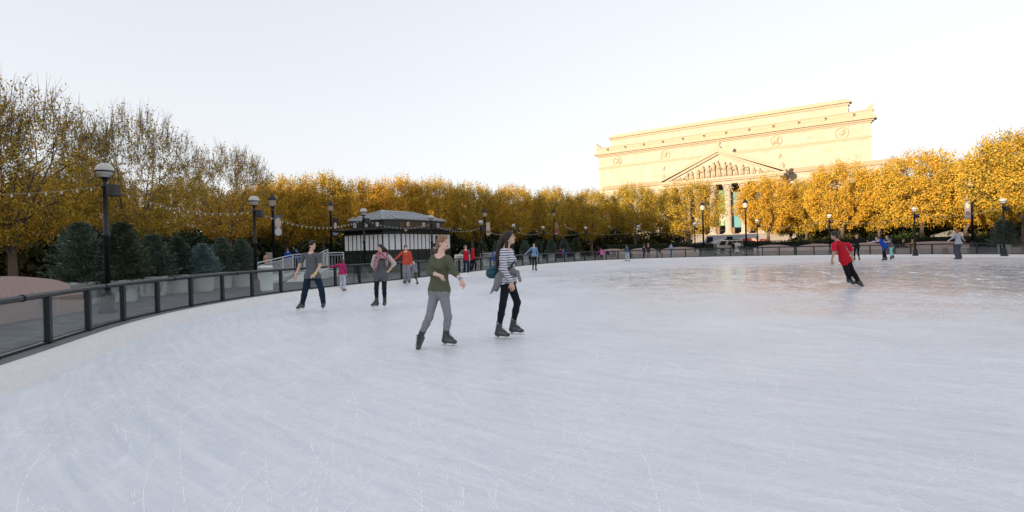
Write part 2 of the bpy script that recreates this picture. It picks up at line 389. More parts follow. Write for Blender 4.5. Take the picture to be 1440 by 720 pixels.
for _ in range(400): SM = [(SM[i - 1] + SM[i] * 2 + SM[(i + 1) % NRP]) / 4 for i in range(NRP)]
SMN = normals(SM)
def offs(d, z): return off(d, z, SM, SMN)
PW = 8.0
plz = bands([off(.159, .15), offs(2, .15), offs(PW, .15)], smooth=False)
tag(plz.build('plaza_paving', M_pave), kind='structure')
big = []
for p in offs(PW, .1):
    t = math.atan2(p.y - CEN.y, p.x - CEN.x); big.append(Vector((CEN.x + 4000 * math.cos(t), CEN.y + 4000 * math.sin(t), .1)))
mid = []
for p in offs(PW, .1):
    t = math.atan2(p.y - CEN.y, p.x - CEN.x); mid.append(Vector((CEN.x + 90 * math.cos(t), CEN.y + 90 * math.sin(t), .1)))
M_lawn = mat('autumn_lawn', (.06, .055, .025), .95, bump=.8, bscale=30, var=.5, vscale=1.5)
tag(bands([offs(PW, .1), mid, big], smooth=False).build('lawn_ground', M_lawn), kind='structure')
tag(bands([offs(PW, .15), offs(PW, .101)], smooth=False).build('plaza_edge', M_conc), kind='structure')

# ------------------------------------------------------------ rink fence
fe = empty('rink_railing', (RAIL[0].x, RAIL[0].y, .2), label='long curved dark railing with clear glass panels around the ice rink', cat='railing')
FO = Vector((RAIL[0].x, RAIL[0].y, .2)); ZT = .93
M_rail = mat('steel_blue_rail', (.008, .013, .018), .38, spec=.4)
m = bpy.data.materials.new('fence_glass'); m.use_nodes = True; nt = m.node_tree
for x in list(nt.nodes):
    if x.type == 'BSDF_PRINCIPLED': nt.nodes.remove(x)
tr = N(nt, 'ShaderNodeBsdfTransparent'); tr.inputs[0].default_value = (.84, .93, .92, 1); gl = N(nt, 'ShaderNodeBsdfGlossy'); gl.inputs['Roughness'].default_value = .02
lw = N(nt, 'ShaderNodeLayerWeight'); lw.inputs['Blend'].default_value = .5
rr = N(nt, 'ShaderNodeMapRange'); rr.inputs[3].default_value = .03; rr.inputs[4].default_value = .7; nt.links.new(lw.outputs['Fresnel'], rr.inputs[0])
mx = N(nt, 'ShaderNodeMixShader'); nt.links.new(rr.outputs[0], mx.inputs[0]); nt.links.new(tr.outputs[0], mx.inputs[1]); nt.links.new(gl.outputs[0], mx.inputs[2])
nt.links.new(mx.outputs[0], nt.nodes['Material Output'].inputs[0]); M_glass = m
def rail_mb(r, z, i0, i1, n=8):
    mb = MB(); vs = []; fs = []; cnt = i1 - i0 + 1
    for i in range(i0, i1 + 1):
        p, nn = RAIL[i % NRP], RN[i % NRP]
        for k in range(n):
            t = 2 * math.pi * k / n; vs.append(Vector((p.x + nn.x * r * math.cos(t), p.y + nn.y * r * math.cos(t), z + r * math.sin(t))) - FO)
    for i in range(cnt - 1):
        for k in range(n): fs.append((i * n + k, (i + 1) * n + k, (i + 1) * n + (k + 1) % n, i * n + (k + 1) % n))
    return mb.add(vs, fs, 0, True)
# only the part of the ring the photograph can see (plus the run just outside the left edge)
npan = NRP // 6
def seen(i):
    p = RAIL[(i * 6) % NRP]
    return p.y > 3.5 and abs(p.x) < p.y * 1.08 + 1.5
sel = [i for i in range(npan) if seen(i)]
print('panels', npan, len(sel))
runs = []
for i in sel:
    if runs and runs[-1][-1] == i - 1: runs[-1].append(i)
    else: runs.append([i])
for run in runs:
    rail_mb(.043, ZT, run[0] * 6, run[-1] * 6 + 6).build('handrail', M_rail, fe)
    idx = range(run[0] * 6, run[-1] * 6 + 7); lo = [[Vector((RAIL[i % NRP].x + RN[i % NRP].x * s, RAIL[i % NRP].y + RN[i % NRP].y * s, z)) - FO for i in idx] for s, z in ((-.02, .2), (-.02, .235), (.02, .235), (.02, .2))]
    bands(lo, False, closed=False).build('bottom_channel', M_rail, fe)
pm = None
def frame_at(i, o=0.0):
    p, nn = RAIL[i % NRP], RN[i % NRP]
    return Matrix.Translation(Vector((p.x + nn.x * o, p.y + nn.y * o, 0)) - Vector((FO.x, FO.y, 0))) @ Matrix.Rotation(math.atan2(nn.y, nn.x), 4, 'Z')
for i in sel[:98]:
    if pm is None:
        mb = MB(); mb.bbox(-.045, .045, -.042, .042, 0, .70, .008); mb.box(-.055, .055, -.05, .05, 0, .015); mb.box(-.012, .012, -.02, .02, .70, .72)
        pm = mb.build('post', M_rail, fe); o = pm
    else: o = pm.copy(); C.objects.link(o)
    o.parent = fe; M_ = frame_at(i * 6); o.location = M_.translation; o.rotation_euler = (0, 0, M_.to_euler().z)
cm = None
for i in sel:
    if i % 2: continue
    if cm is None:
        mb = MB(); mb.tube((0, -.02, 0), (0, .02, 0), .051, n=12); cm = mb.build('rail_joint', M_iron, fe); o = cm
    else: o = cm.copy(); C.objects.link(o)
    o.parent = fe; M_ = frame_at(i * 6 + 3); o.location = M_.translation + Vector((0, 0, ZT - .2)); o.rotation_euler = (0, 0, M_.to_euler().z)
for i in sel[:98]:
    mb = MB()
    for s in (-.006, .006):
        vs = []
        for k in range(7):
            p, nn = RAIL[(i * 6 + k) % NRP], RN[(i * 6 + k) % NRP]
            if k == 0 or k == 6:
                q = RAIL[(i * 6 + (1 if k == 0 else 5)) % NRP]; p = p.lerp(q, .22)
            for z in (.237, .872): vs.append(Vector((p.x + nn.x * s, p.y + nn.y * s, z)) - FO)
        mb.add(vs, [(2 * k, 2 * k + 2, 2 * k + 3, 2 * k + 1) for k in range(6)], 0, False)
        break
    mb.build('glass_panel', M_glass, fe)
# ------------------------------------------------------------ globe lamps
m = bpy.data.materials.new('globe_glass'); m.use_nodes = True; b = m.node_tree.nodes['Principled BSDF']
b.inputs['Base Color'].default_value = (.72, .70, .66, 1); b.inputs['Roughness'].default_value = .12; b.inputs['Transmission Weight'].default_value = .35; b.inputs['Coat Weight'].default_value = .5; b.inputs['IOR'].default_value = 1.2
M_globe = m
M_black = mat('black_plastic', (.012, .014, .016), .5)
def make_globe_lamp():
    r = empty('globe_lamp', (0, 0, 0))
    mb = MB(); mb.lathe([(.19, 0), (.19, .05), (.15, .09), (.13, .42), (.10, .48), (.075, .52)], 16); mb.build('base', M_iron, r)
    mb = MB(); mb.lathe([(.06, .52), (.055, 1.75), (.085, 1.78), (.085, 1.84), (.052, 1.88), (.045, 2.9), (.075, 2.93), (.075, 2.99), (.045, 3.02), (.045, 3.14), (.11, 3.14), (.12, 3.17)], 12); mb.build('pole', M_iron, r)
    mb = MB(); pr = [(max(.002, .18 * math.sin(a)), 3.34 - .165 * math.cos(a)) for a in [math.pi * i / 14 for i in range(1, 15)]]; mb.lathe([(.09, 3.175)] + pr[1:], 24); g = mb.build('globe', M_globe, r)
    mb = MB(); mb.lathe([(.179, 3.29), (.192, 3.295), (.192, 3.32), (.180, 3.325)], 24); mb.lathe([(.03, 3.50), (.012, 3.52), (.004, 3.54)], 8); mb.build('ring', M_iron, g)
    mb = MB(); mb.bbox(.10, .30, -.12, .10, 2.72, 3.0, .02); mb.box(.04, .11, -.03, .03, 2.8, 2.9); mb.build('speaker', M_black, r)
    return r
lamps = [  # px, py of globe centre, depth
    (147, 238, 12.2), (357, 281, 17.2), (511, 297, 25), (606, 305.5, 30), (676, 312.5, 35), (722, 317.5, 41), (763.5, 320, 45), (823.5, 320.6, 48), (897.7, 318.5, 49.5), (976.7, 315, 49), (1064.6, 310.6, 46.5), (1166, 303.5, 43.5), (1285.6, 294, 36.5), (1410.4, 281.8, 32)]
lamp_lab = ['nearest and largest globe lamp, standing by the big dark spruce at the far left',
    'globe lamp at the left end of the white ramp railing', 'globe lamp in front of the left side of the dark kiosk', 'globe lamp in front of the right side of the dark kiosk',
    'globe lamp behind the two skaters in red vests', 'globe lamp just right of the striped-top skater\'s head', 'globe lamp just right of the skater in the denim jacket', 'globe lamp at the left end of the far granite benches',
    'globe lamp beside the two people standing outside the far railing', 'globe lamp in front of the bare-branched tree left of the portico', 'globe lamp right of the green portico banner, by a dark bench', 'globe lamp directly above the skater in the red shirt',
    'globe lamp beside the two people lying on a sunlit bench', 'globe lamp in front of the spruce in a tub at the far right']
gl0 = make_globe_lamp(); LP = []
for i, (px, py, d) in enumerate(lamps):
    o = gl0 if i == 0 else copy_tree(gl0)
    p = Wp(px, py, d); s = (p.z - .15) / (3.36); o.location = (p.x, p.y, .15); o.scale = (s,) * 3
    tag(o, lamp_lab[i], 'street lamp', 'globe lamps standing round the rink'); LP.append((p.x, p.y, .15 + 2.96 * s))
# one more left of the frame holds the near end of the lights
# ------------------------------------------------------------ strings of bulbs
M_bulb = mat('clear_bulb', (.62, .60, .55), .15, spec=.8); M_wire = mat('pale_wire', (.30, .29, .27), .6)
pe = Vector((-12.2, 4.5, 3.1))
ends = [pe] + [Vector(q) for q in LP]
bulb_me = None
ordn = ['near left edge and the first', 'first and second', 'second and third', 'third and fourth', 'fourth and fifth', 'fifth and sixth', 'sixth and seventh', 'seventh and eighth', 'eighth and ninth', 'ninth and tenth', 'tenth and eleventh', 'eleventh and twelfth', 'twelfth and thirteenth', 'thirteenth and fourteenth']
for i in range(len(ends) - 1):
    a, b_ = ends[i], ends[i + 1]; L = (b_ - a).length; sag = .06 * L; n = 22
    r = empty('string_lights', a, label=('swag of small bulbs running from the left edge to the nearest globe lamp' if i == 0 else 'swag of small light bulbs between the %s globe lamps from the left' % ordn[i]), cat='string lights', group='strings of bulbs between the globe lamps')
    def cat(t): return (b_ - a) * t + Vector((0, 0, -4 * sag * t * (1 - t)))
    mb = MB()
    for k in range(n): mb.tube(cat(k / n), cat((k + 1) / n), .006, n=4, caps=False)
    mb.build('wire', M_wire, r)
    nb = int(L / .3)
    if i < 6:
        for k in range(1, nb):
            if bulb_me is None:
                mq = MB(); mq.lathe([(.012, 0), (.012, -.03), (.024, -.055), (.026, -.075), (.014, -.1), (.002, -.105)], 6); o = mq.build('bulb', M_bulb, r); bulb_me = o.data
            else: o = link('bulb', bulb_me, r)
            o.location = cat(k / nb); o.scale = (.72,) * 3
    else:
        mq = MB()
        for k in range(1, nb): c = cat(k / nb); mq.lathe([(.010, c.z), (.02, c.z - .04), (.002, c.z - .07)], 5, cx=c.x, cy=c.y)
        o = mq.build('bulb', M_bulb, r); o['kind'] = 'stuff'

# ------------------------------------------------------------ tall lantern street lamps
M_lant = mat('lantern_glass', (.62, .50, .38), .25, trans=.25)
def make_lantern():
    r = empty('lantern_lamp', (0, 0, 0))
    mb = MB(); mb.lathe([(.26, 0), (.26, .1), (.2, .18), (.17, .7), (.12, .8), (.09, .9)], 16); mb.build('base', M_iron, r)
    mb = MB(); mb.lathe([(.085, .9), (.07, 4.2), (.1, 4.25), (.1, 4.32), (.06, 4.36), (.13, 4.5), (.16, 4.55)], 12); mb.build('pole', M_iron, r)
    mb = MB(); mb.lathe([(.15, 4.56), (.21, 4.66), (.245, 4.86), (.25, 5.0)], 16, smooth=False); g = mb.build('lantern', M_lant, r)
    mb = MB()
    for k in range(8):
        t = 2 * math.pi * k / 8; c, s = math.cos(t), math.sin(t); mb.tube((.16 * c, .16 * s, 4.55), (.255 * c, .255 * s, 4.9), .012, n=4); mb.tube((.255 * c, .255 * s, 4.9), (.258 * c, .258 * s, 5.0), .012, n=4)
    mb.build('cage', M_iron, g)
    mb = MB(); mb.lathe([(.29, 5.0), (.29, 5.04), (.24, 5.12), (.15, 5.24), (.06, 5.33), (.05, 5.38), (.03, 5.42), (.012, 5.5)], 16); mb.build('cap', M_iron, r)
    return r
lts = [(383, 284.5, 34), (464.6, 292, 40), (681.7, 301, 50), (778.5, 301, 54), (988, 291.5, 48.5), (1048, 288, 47), (1365.8, 257, 36.5)]
lt_lab = ['tall lantern lamp above the white ramp railing, carrying a banner of a fair-haired face', 'tall lantern lamp just left of the kiosk, carrying a banner of a dark-haired face',
    'tall lantern lamp behind the red-vested skaters, carrying a narrow pale banner', 'tall lantern lamp between potted spruces at the far side, with a red-marked banner',
    'tall lantern lamp left of the parked white vehicle', 'tall lantern lamp right of the parked white vehicle', 'tall sunlit lantern lamp among the golden trees at the right, with a grey banner']
l0 = make_lantern()
def banner(parent, x0, x1, z0, z1, style):
    M_a = {'fair': mat('banner_dusk', (.12, .13, .2), .8), 'dark': mat('banner_brown', (.05, .03, .03), .8), 'pale': mat('banner_cream', (.5, .42, .33), .8), 'red': mat('banner_rose', (.5, .35, .35), .8), 'grey': mat('banner_grey', (.3, .28, .3), .8)}[style]
    mb = MB(); mb.box(x0, x1, -.008, .008, z0, z1); o = mb.build('banner', M_a, parent)
    xe = x1 if abs(x1) > abs(x0) else x0
    for z in (z0 - .02, z1 + .02): mb = MB(); mb.tube((0, 0, z), (xe, 0, z), .014, n=6); mb.build('banner_arm', M_iron, parent)
    cx, w_, h_ = (x0 + x1) / 2, x1 - x0, z1 - z0
    def disc(name, px, pz, rx, rz, mt, yy):
        mb = MB()
        for s in (-1, 1):
            vs = [(cx + px * w_ + rx * w_ * math.cos(t), s * yy, z0 + pz * h_ + rz * h_ * math.sin(t)) for t in [2 * math.pi * k / 20 for k in range(20)]]
            mb.add(vs, [list(range(20))] if s < 0 else [list(range(19, -1, -1))])
        mb.build(name, mt, o)
    if style == 'fair':
        disc('printed_hair', 0, .62, .42, .25, mat('print_blond', (.6, .5, .36), .8), .010); disc('printed_face', .04, .58, .24, .16, mat('print_skin', (.7, .48, .4), .8), .012); disc('printed_dress', 0, .2, .44, .19, mat('print_pale', (.62, .62, .6), .8), .011)
    elif style == 'dark':
        disc('printed_hair', 0, .68, .4, .22, mat('print_black', (.015, .01, .012), .8), .010); disc('printed_face', .02, .62, .24, .19, mat('print_skin', (.7, .48, .4), .8), .012); disc('printed_dress', 0, .17, .4, .13, mat('print_blue', (.2, .32, .5), .8), .011)
    elif style == 'red':
        disc('printed_band', 0, .2, .42, .14, mat('print_red', (.4, .04, .05), .8), .010)
    else:
        disc('printed_face', 0, .62, .3, .14, mat('print_skin', (.7, .48, .4), .8), .010); disc('printed_band', 0, .25, .4, .1, mat('print_dusk', (.15, .1, .13), .8), .010)
for i, (px, py, d) in enumerate(lts):
    o = l0 if i == 0 else copy_tree(l0)
    p = Wp(px, py, d); s = (p.z - .15) / 4.85; o.location = (p.x, p.y, .15); o.scale = (s,) * 3
    tag(o, lt_lab[i], 'street lamp', 'tall lantern lamps beyond the rink')
ll = [o for o in C.objects if o.name.startswith('lantern_lamp')]
banner(ll[0], .10, .62, 2.55, 3.98, 'fair'); banner(ll[1], .10, .60, 2.6, 3.95, 'dark'); banner(ll[2], .1, .5, 2.7, 4.0, 'pale'); banner(ll[3], .1, .45, 2.7, 4.0, 'red'); banner(ll[6], -.5, -.1, 2.4, 3.9, 'grey')

# ------------------------------------------------------------ kiosk
kx, ky = -7.0, 30.0
rdir = Vector((.5, .866, 0)); ldir = Vector((-.866, .5, 0)); K0 = Vector((kx, ky, 0))
kang = math.atan2(rdir.y, rdir.x)          # local +x runs back along the right face, local +y along the left face
ko = empty('ticket_kiosk', K0 + Vector((0, 0, .15)), kang, label='dark green kiosk with white upper panels and a pale standing-seam metal roof', cat='kiosk')
LX, LY, CH = 6.3, 4.7, .75
def octo(o_, z, ch=CH): # footprint offset outward by o_
    x0, x1, y0, y1 = -o_, LX + o_, -o_, LY + o_; c = ch + o_ * .41
    return [Vector(p) for p in ((x0 + c, y0, z), (x1 - c, y0, z), (x1, y0 + c, z), (x1, y1 - c, z), (x1 - c, y1, z), (x0 + c, y1, z), (x0, y1 - c, z), (x0, y0 + c, z))]
def ring_prism(a, b_, mats, name, parent, top=False, bot=False, m=0):
    mb = MB(); vs = a + b_; fs = [(i, (i + 1) % 8, 8 + (i + 1) % 8, 8 + i) for i in range(8)]
    if top: fs.append([8 + i for i in range(8)])
    if bot: fs.append([7 - i for i in range(8)])
    mb.add(vs, fs); return mb.build(name, mats, parent)
wall = ring_prism(octo(0, 0), octo(0, 2.62), M_green, 'wall', ko)
ring_prism(octo(.05, 0), octo(.05, .14), M_green, 'plinth', ko, top=True)
ev = ring_prism(octo(.62, 2.55), octo(.75, 2.63), mat('eave_dark', (.03, .032, .035), .4), 'eave', ko, bot=True)
ring_prism(octo(.75, 2.63), octo(-.28, 2.72), mat('low_roof', (.08, .085, .09), .4, metal=.6), 'lower_roof', ko)
ring_prism(octo(-.30, 2.6), octo(-.30, 3.25), M_green, 'clerestory', ko)
M_metal = mat('roof_metal', (.16, .18, .20), .4, metal=.6, var=.08); M_seam = mat('seam_metal', (.55, .58, .61), .4, metal=.5)
A = octo(-.16, 3.22); ri = [Vector((1.55, LY / 2, 3.88)), Vector((LX - 1.55, LY / 2, 3.88))]
mb = MB(); vs = A + ri
mb.add(vs, [(0, 1, 9, 8), (1, 2, 9), (2, 3, 9), (3, 4, 9), (4, 5, 8, 9), (5, 6, 8), (6, 7, 8), (7, 0, 8)]); 
mb.add(A + [p - Vector((0, 0, .03)) for p in A], [(i, i + 8, (i + 1) % 8 + 8, (i + 1) % 8) for i in range(8)] + [list(range(8, 16))])
rf = mb.build('roof', M_metal, ko)
sm_ = MB()
def seam(p, q): sm_.tube(p + Vector((0, 0, .02)), q + Vector((0, 0, .02)), .022, n=4)
for i in range(8):                                       # standing seams, square to each eave
    p, q = A[i], A[(i + 1) % 8]; n = max(1, int((q - p).length / .36))
    for k in range(n + 1):
        a = p.lerp(q, k / n)
        if i in (0, 4): t = Vector((min(max(a.x, ri[0].x), ri[1].x), ri[0].y, 3.88))
        else: t = ri[1] if i in (1, 2, 3) else ri[0]
        if i in (2, 6):
            t = ri[1] if i == 2 else ri[0]
            f = 1 - abs(a.y - ri[0].y) / (LY / 2); t = Vector((a.x + (t.x - a.x) * f * 1.0, a.y + (ri[0].y - a.y) * .0, 0)); t.z = 3.22 + (3.88 - 3.22) * f
        if i in (0, 4) and not (ri[0].x <= a.x <= ri[1].x):
            xr = ri[0].x if a.x < ri[0].x else ri[1].x; e = A[0].x if a.x < ri[0].x else A[1].x
            f = abs(a.x - e) / abs(xr - e) * .8 + .2; t = Vector((a.x, a.y + (ri[0].y - a.y) * f, 3.22 + .66 * f))
        seam(a, t)
sm_.tube(ri[0], ri[1], .04, n=6); sm_.build('seams', M_seam, rf)
# wall faces with white panels
M_pan = mat('white_board', (.80, .82, .84), .5, var=.04); M_amber_refl = mat('amber_reflection', (.075, .035, .012), .3)  # orange reflection is put into the colour of the clerestory panes
O8 = octo(0, 0); cnt = 0
def face_mat(i, o_=0):
    P8 = octo(o_, 0); p, q = P8[i], P8[(i + 1) % 8]; t = (q - p).normalized(); n = Vector((t.y, -t.x, 0))
    return Matrix(((t.x, -n.x, 0, p.x), (t.y, -n.y, 0, p.y), (0, 0, 1, 0), (0, 0, 0, 1))), (q - p).length
for i in (7, 0, 1, 2, 3, 4, 5, 6):
    M, L = face_mat(i); n = max(2, int(round(L / .37))); 
    for k in range(n):
        x0, x1 = L * k / n, L * (k + 1) / n; g = .035
        mb = MB(); mb.box(x0 + g, x1 - g, -.035, .01, 1.37, 2.3, M=M); mb.build('white_panel', M_pan, ko)
    for k in range(n + 1):
        mb = MB(); mb.box(L * k / n - .028, L * k / n + .028, -.05, .01, 1.3, 2.4, M=M); mb.build('mullion', M_green, ko)
    mb = MB(); mb.box(-.0, L, -.07, .0, 1.22, 1.30, M=M); mb.box(-.0, L, -.07, .0, 2.4, 2.47, M=M); mb.build('moulding', M_green, ko)
    # lower joinery: stiles and pierced roundels
    nn_ = max(1, int(round(L / .74)))
    mb = MB()
    for k in range(nn_):
        x0, x1 = L * k / nn_, L * (k + 1) / nn_
        for a in ((x0, x0 + .06), (x1 - .06, x1)): mb.box(a[0], a[1], -.04, .0, .14, 1.22, M=M)
        mb.box(x0 + .06, x1 - .06, -.04, 0, .14, .24, M=M); mb.box(x0 + .06, x1 - .06, -.04, 0, .68, .76, M=M)
    mb.build('lower_panel', mat('joinery_green', (.02, .032, .028), .3), ko)
    if i in (0, 7, 6):
        mb = MB()
        for k in range(nn_):
            for u in (.32, .68):
                for z in (.88, 1.02):
                    c = M @ Vector((L * (k + u) / nn_, -.015, z)); dirn = (M.to_3x3() @ Vector((0, -1, 0)))
                    mb.tube(c, c + dirn * .03, .05, n=10)
        mb.build('roundels', mat('roundel_grey', (.05, .06, .06), .4), ko)
    M2, L2 = face_mat(i, -.30)
    n2 = 3 if L2 > 2 else 0
    for k in range(n2):
        c = L2 * (k + .5) / n2
        mb = MB(); mb.box(c - .08, c + .08, -.10, .01, 2.8, 3.05, M=M2); mb.box(c - .012, c + .012, -.115, -.10, 2.82, 3.03, m=1, M=M2); mb.box(c - .06, c + .06, -.115, -.10, 2.91, 2.94, m=1, M=M2)
        mb.build('bracket', [M_white, M_iron], ko)
    if i in (0,):
        for k in range(10):
            mb = MB(); mb.box(L2 * k / 10 + .04, L2 * (k + 1) / 10 - .04, -.012, .0, 2.74, 3.02, M=M2); mb.build('clerestory_window', M_amber_refl, ko)
M, L = face_mat(0)
mb = MB(); mb.box(3.2, 4.35, -.055, -.005, .02, 2.2, M=M); dr = mb.build('door', mat('door_black', (.006, .009, .008), .3), ko)
mb = MB(); mb.tube(M @ Vector((3.3, -.06, 1)), M @ Vector((3.3, -.1, 1)), .02); mb.build('handle', M_galv, dr)
mb = MB(); c = M @ Vector((-.2, -.55, 2.5)); mb.ell(c, (.09, .09, .07)); mb.build('floodlight', M_white, ko)

# ------------------------------------------------------------ spruces in tubs
M_spr = [leafmat('spruce_green', [(0, (.04, .07, .05)), (.5, (.12, .17, .13)), (1, (.28, .35, .29))], .08, .5), leafmat('spruce_olive', [(0, (.03, .05, .025)), (.5, (.09, .12, .065)), (1, (.2, .23, .13))], .08, .5), leafmat('spruce_blue', [(0, (.10, .15, .15)), (.5, (.22, .31, .32)), (1, (.42, .52, .53))], .08, .5)]
def needle_mesh(seed, H, Rr, n_br=260):
    rg = np.random.default_rng(seed); V, Fc = [], []
    for i in range(n_br):
        t = (i + rg.random()) / n_br; z = H * (.02 + .96 * t); r = Rr * (1 - t) ** .72 * rg.uniform(.62, 1.18) + .04
        if t < .10: r *= .7 + 3 * t
        a = i * 2.39996 + rg.normal(0, .25); dr = np.array([math.cos(a), math.sin(a), 0]); tn = np.array([-math.sin(a), math.cos(a), 0])
        up = rg.uniform(-.15, .35) + t * .7
        for s in range(int(7 + 26 * r)):
            u = rg.uniform(.25, 1); sp_ = rg.normal(0, .16) * r * (1.15 - u)
            p = dr * r * u + tn * sp_ * 1.6 + np.array([0, 0, z + r * (up * u * u - .12 * u) + rg.normal(0, .022)])
            hd = dr * rg.uniform(.5, 1.1) + tn * (sp_ * 4 + rg.normal(0, .55)) + np.array([0, 0, rg.uniform(-.1, .7)]); hd /= np.linalg.norm(hd)
            sd = np.cross(hd, rg.normal(size=3)); sd /= np.linalg.norm(sd); L = rg.uniform(.055, .11); wd = rg.uniform(.012, .022)
            o = len(V); nn = np.cross(hd, sd) * wd
            V += [p, p + hd * L * .45 + sd * wd, p + hd * L, p + hd * L * .45 - sd * wd, p + hd * L * .45 + nn, p + hd * L * .45 - nn]; Fc += [(o, o + 1, o + 2, o + 3), (o, o + 4, o + 2, o + 5)]
    return npmesh('foliage', np.array(V), np.array(Fc), [M_spr[0]])
spm = [needle_mesh(s, 1.0 * h, r_, nb) for s, h, r_, nb in ((1, 1.75, .85, 420), (2, 1.8, .78, 420), (3, 1.8, .62, 360))]
spr_mesh = {(k, c): (spm[k] if c == 0 else None) for k in range(3) for c in range(3)}
for (k, c), v in list(spr_mesh.items()):
    if v is None: me = spm[k].copy(); me.materials[0] = M_spr[c]; spr_mesh[(k, c)] = me
mb = MB(); mb.tube((0, 0, -.1), (0, 0, 1.6), .045, .01, n=6); _t = mb.build('trunk', M_bark); tr_me = _t.data; bpy.data.objects.remove(_t)
mb = MB(); mb.lathe([(.36, 0), (.40, .05), (.46, .56), (.50, .58), (.50, .66), (.45, .66), (.43, .60), (.01, .60)], 24); _t = mb.build('tub', M_conc); tub_me = _t.data; bpy.data.objects.remove(_t)
M_tub2 = mat('pale_tub', (.62, .64, .63), .6, bump=.3, var=.08)
def spruce(px, top, d, halfw, k, c, lab, tub=True, group='spruces in pale tubs behind the railing', cat='conifer', tublab=None):
    p = Wp(px, top, d); x = p.x; z0 = .15 + (.60 if tub else 0); hgt = p.z - z0; sx = halfw * d / 720
    base = [.85, .78, .62][k]; hh = [1.75, 1.8, 1.8][k]
    o = empty('spruce_tree', (x, d, z0), random.uniform(0, 6), label=lab, cat=cat, group=group)
    a = link('foliage', spr_mesh[(k, c)], o); a.scale = (sx / base, sx / base, hgt / hh)
    b2 = link('trunk', tr_me, o); b2.scale = (1, 1, hgt / hh)
    if tub:
        t = link('planter_tub', tub_me, None, (x, d, .15)); s = min(.86, max(.6, sx / .8)); t.scale = (s, s, 1)
        tag(t, tublab, 'planter', 'pale tubs holding the spruces')
random.seed(3)
spruce(112, 314, 14.3, 42, 0, 0, 'largest dark spruce, bushy, behind the railing at the left', tublab='pale tub under the largest spruce at the left')
spruce(170, 313, 15.0, 40, 1, 1, 'olive green spruce right behind the nearest lamp post', tublab='pale tub right behind the nearest lamp post')
spruce(214, 330, 17.0, 32, 1, 0, 'dark green spruce next right of the olive spruce', tublab='pale tub under the spruce next right of the olive spruce')
spruce(249, 334, 18.0, 27, 2, 0, 'narrow dark spruce just left of the frosty blue spruce', tublab='pale tub just left of the blue spruce')
spruce(284, 343, 18.5, 25, 1, 2, 'frosty blue-grey spruce among the dark ones', tublab='pale tub under the blue-grey spruce')
spruce(311, 335, 20, 24, 2, 0, 'dark spruce just right of the blue spruce', tublab='pale tub just right of the blue spruce')
spruce(339, 337, 20.5, 24, 1, 0, 'dark spruce at the right end of the left group, beside the second globe lamp', tublab='pale tub at the right end of the left group of spruces')
for i, (px, top, d, hw, lb) in enumerate([(678, 339, 38, 10, 'small round spruce behind the two red vests'), (699, 338, 44, 9, 'small round spruce behind the striped-top skater\'s head'), (738, 338, 46, 9, 'small round spruce left of the denim-jacket skater'), (757, 337, 48, 9, 'small round spruce behind the denim-jacket skater'), (775, 337, 50, 10, 'left one of the three round spruces beyond the far railing'), (793, 336, 51, 10, 'middle one of the three round spruces beyond the far railing'), (810, 335.5, 52, 10, 'right one of the three round spruces beyond the far railing')]):
    spruce(px, top, d, hw, i % 2, 0 if i % 3 else 1, lb, tublab='pale tub holding the ' + lb)
spruce(1412, 303, 36, 18, 1, 0, 'spruce in a tub at the far right behind a globe lamp', tublab='pale tub at the far right behind a globe lamp')
# the tall pale cylinder bin by the second lamp
p = Gp(343, 414, .15); mb = MB(); mb.lathe([(.24, 0), (.24, .04), (.23, .06), (.23, .78), (.25, .80), (.25, .86), (.15, .9), (.12, .86)], 24)
tag(mb.build('litter_bin', M_tub2, None, (p.x + .1, p.y + 1.3, .15)), 'tall pale cylindrical bin standing behind the glass near the second globe lamp', 'bin')

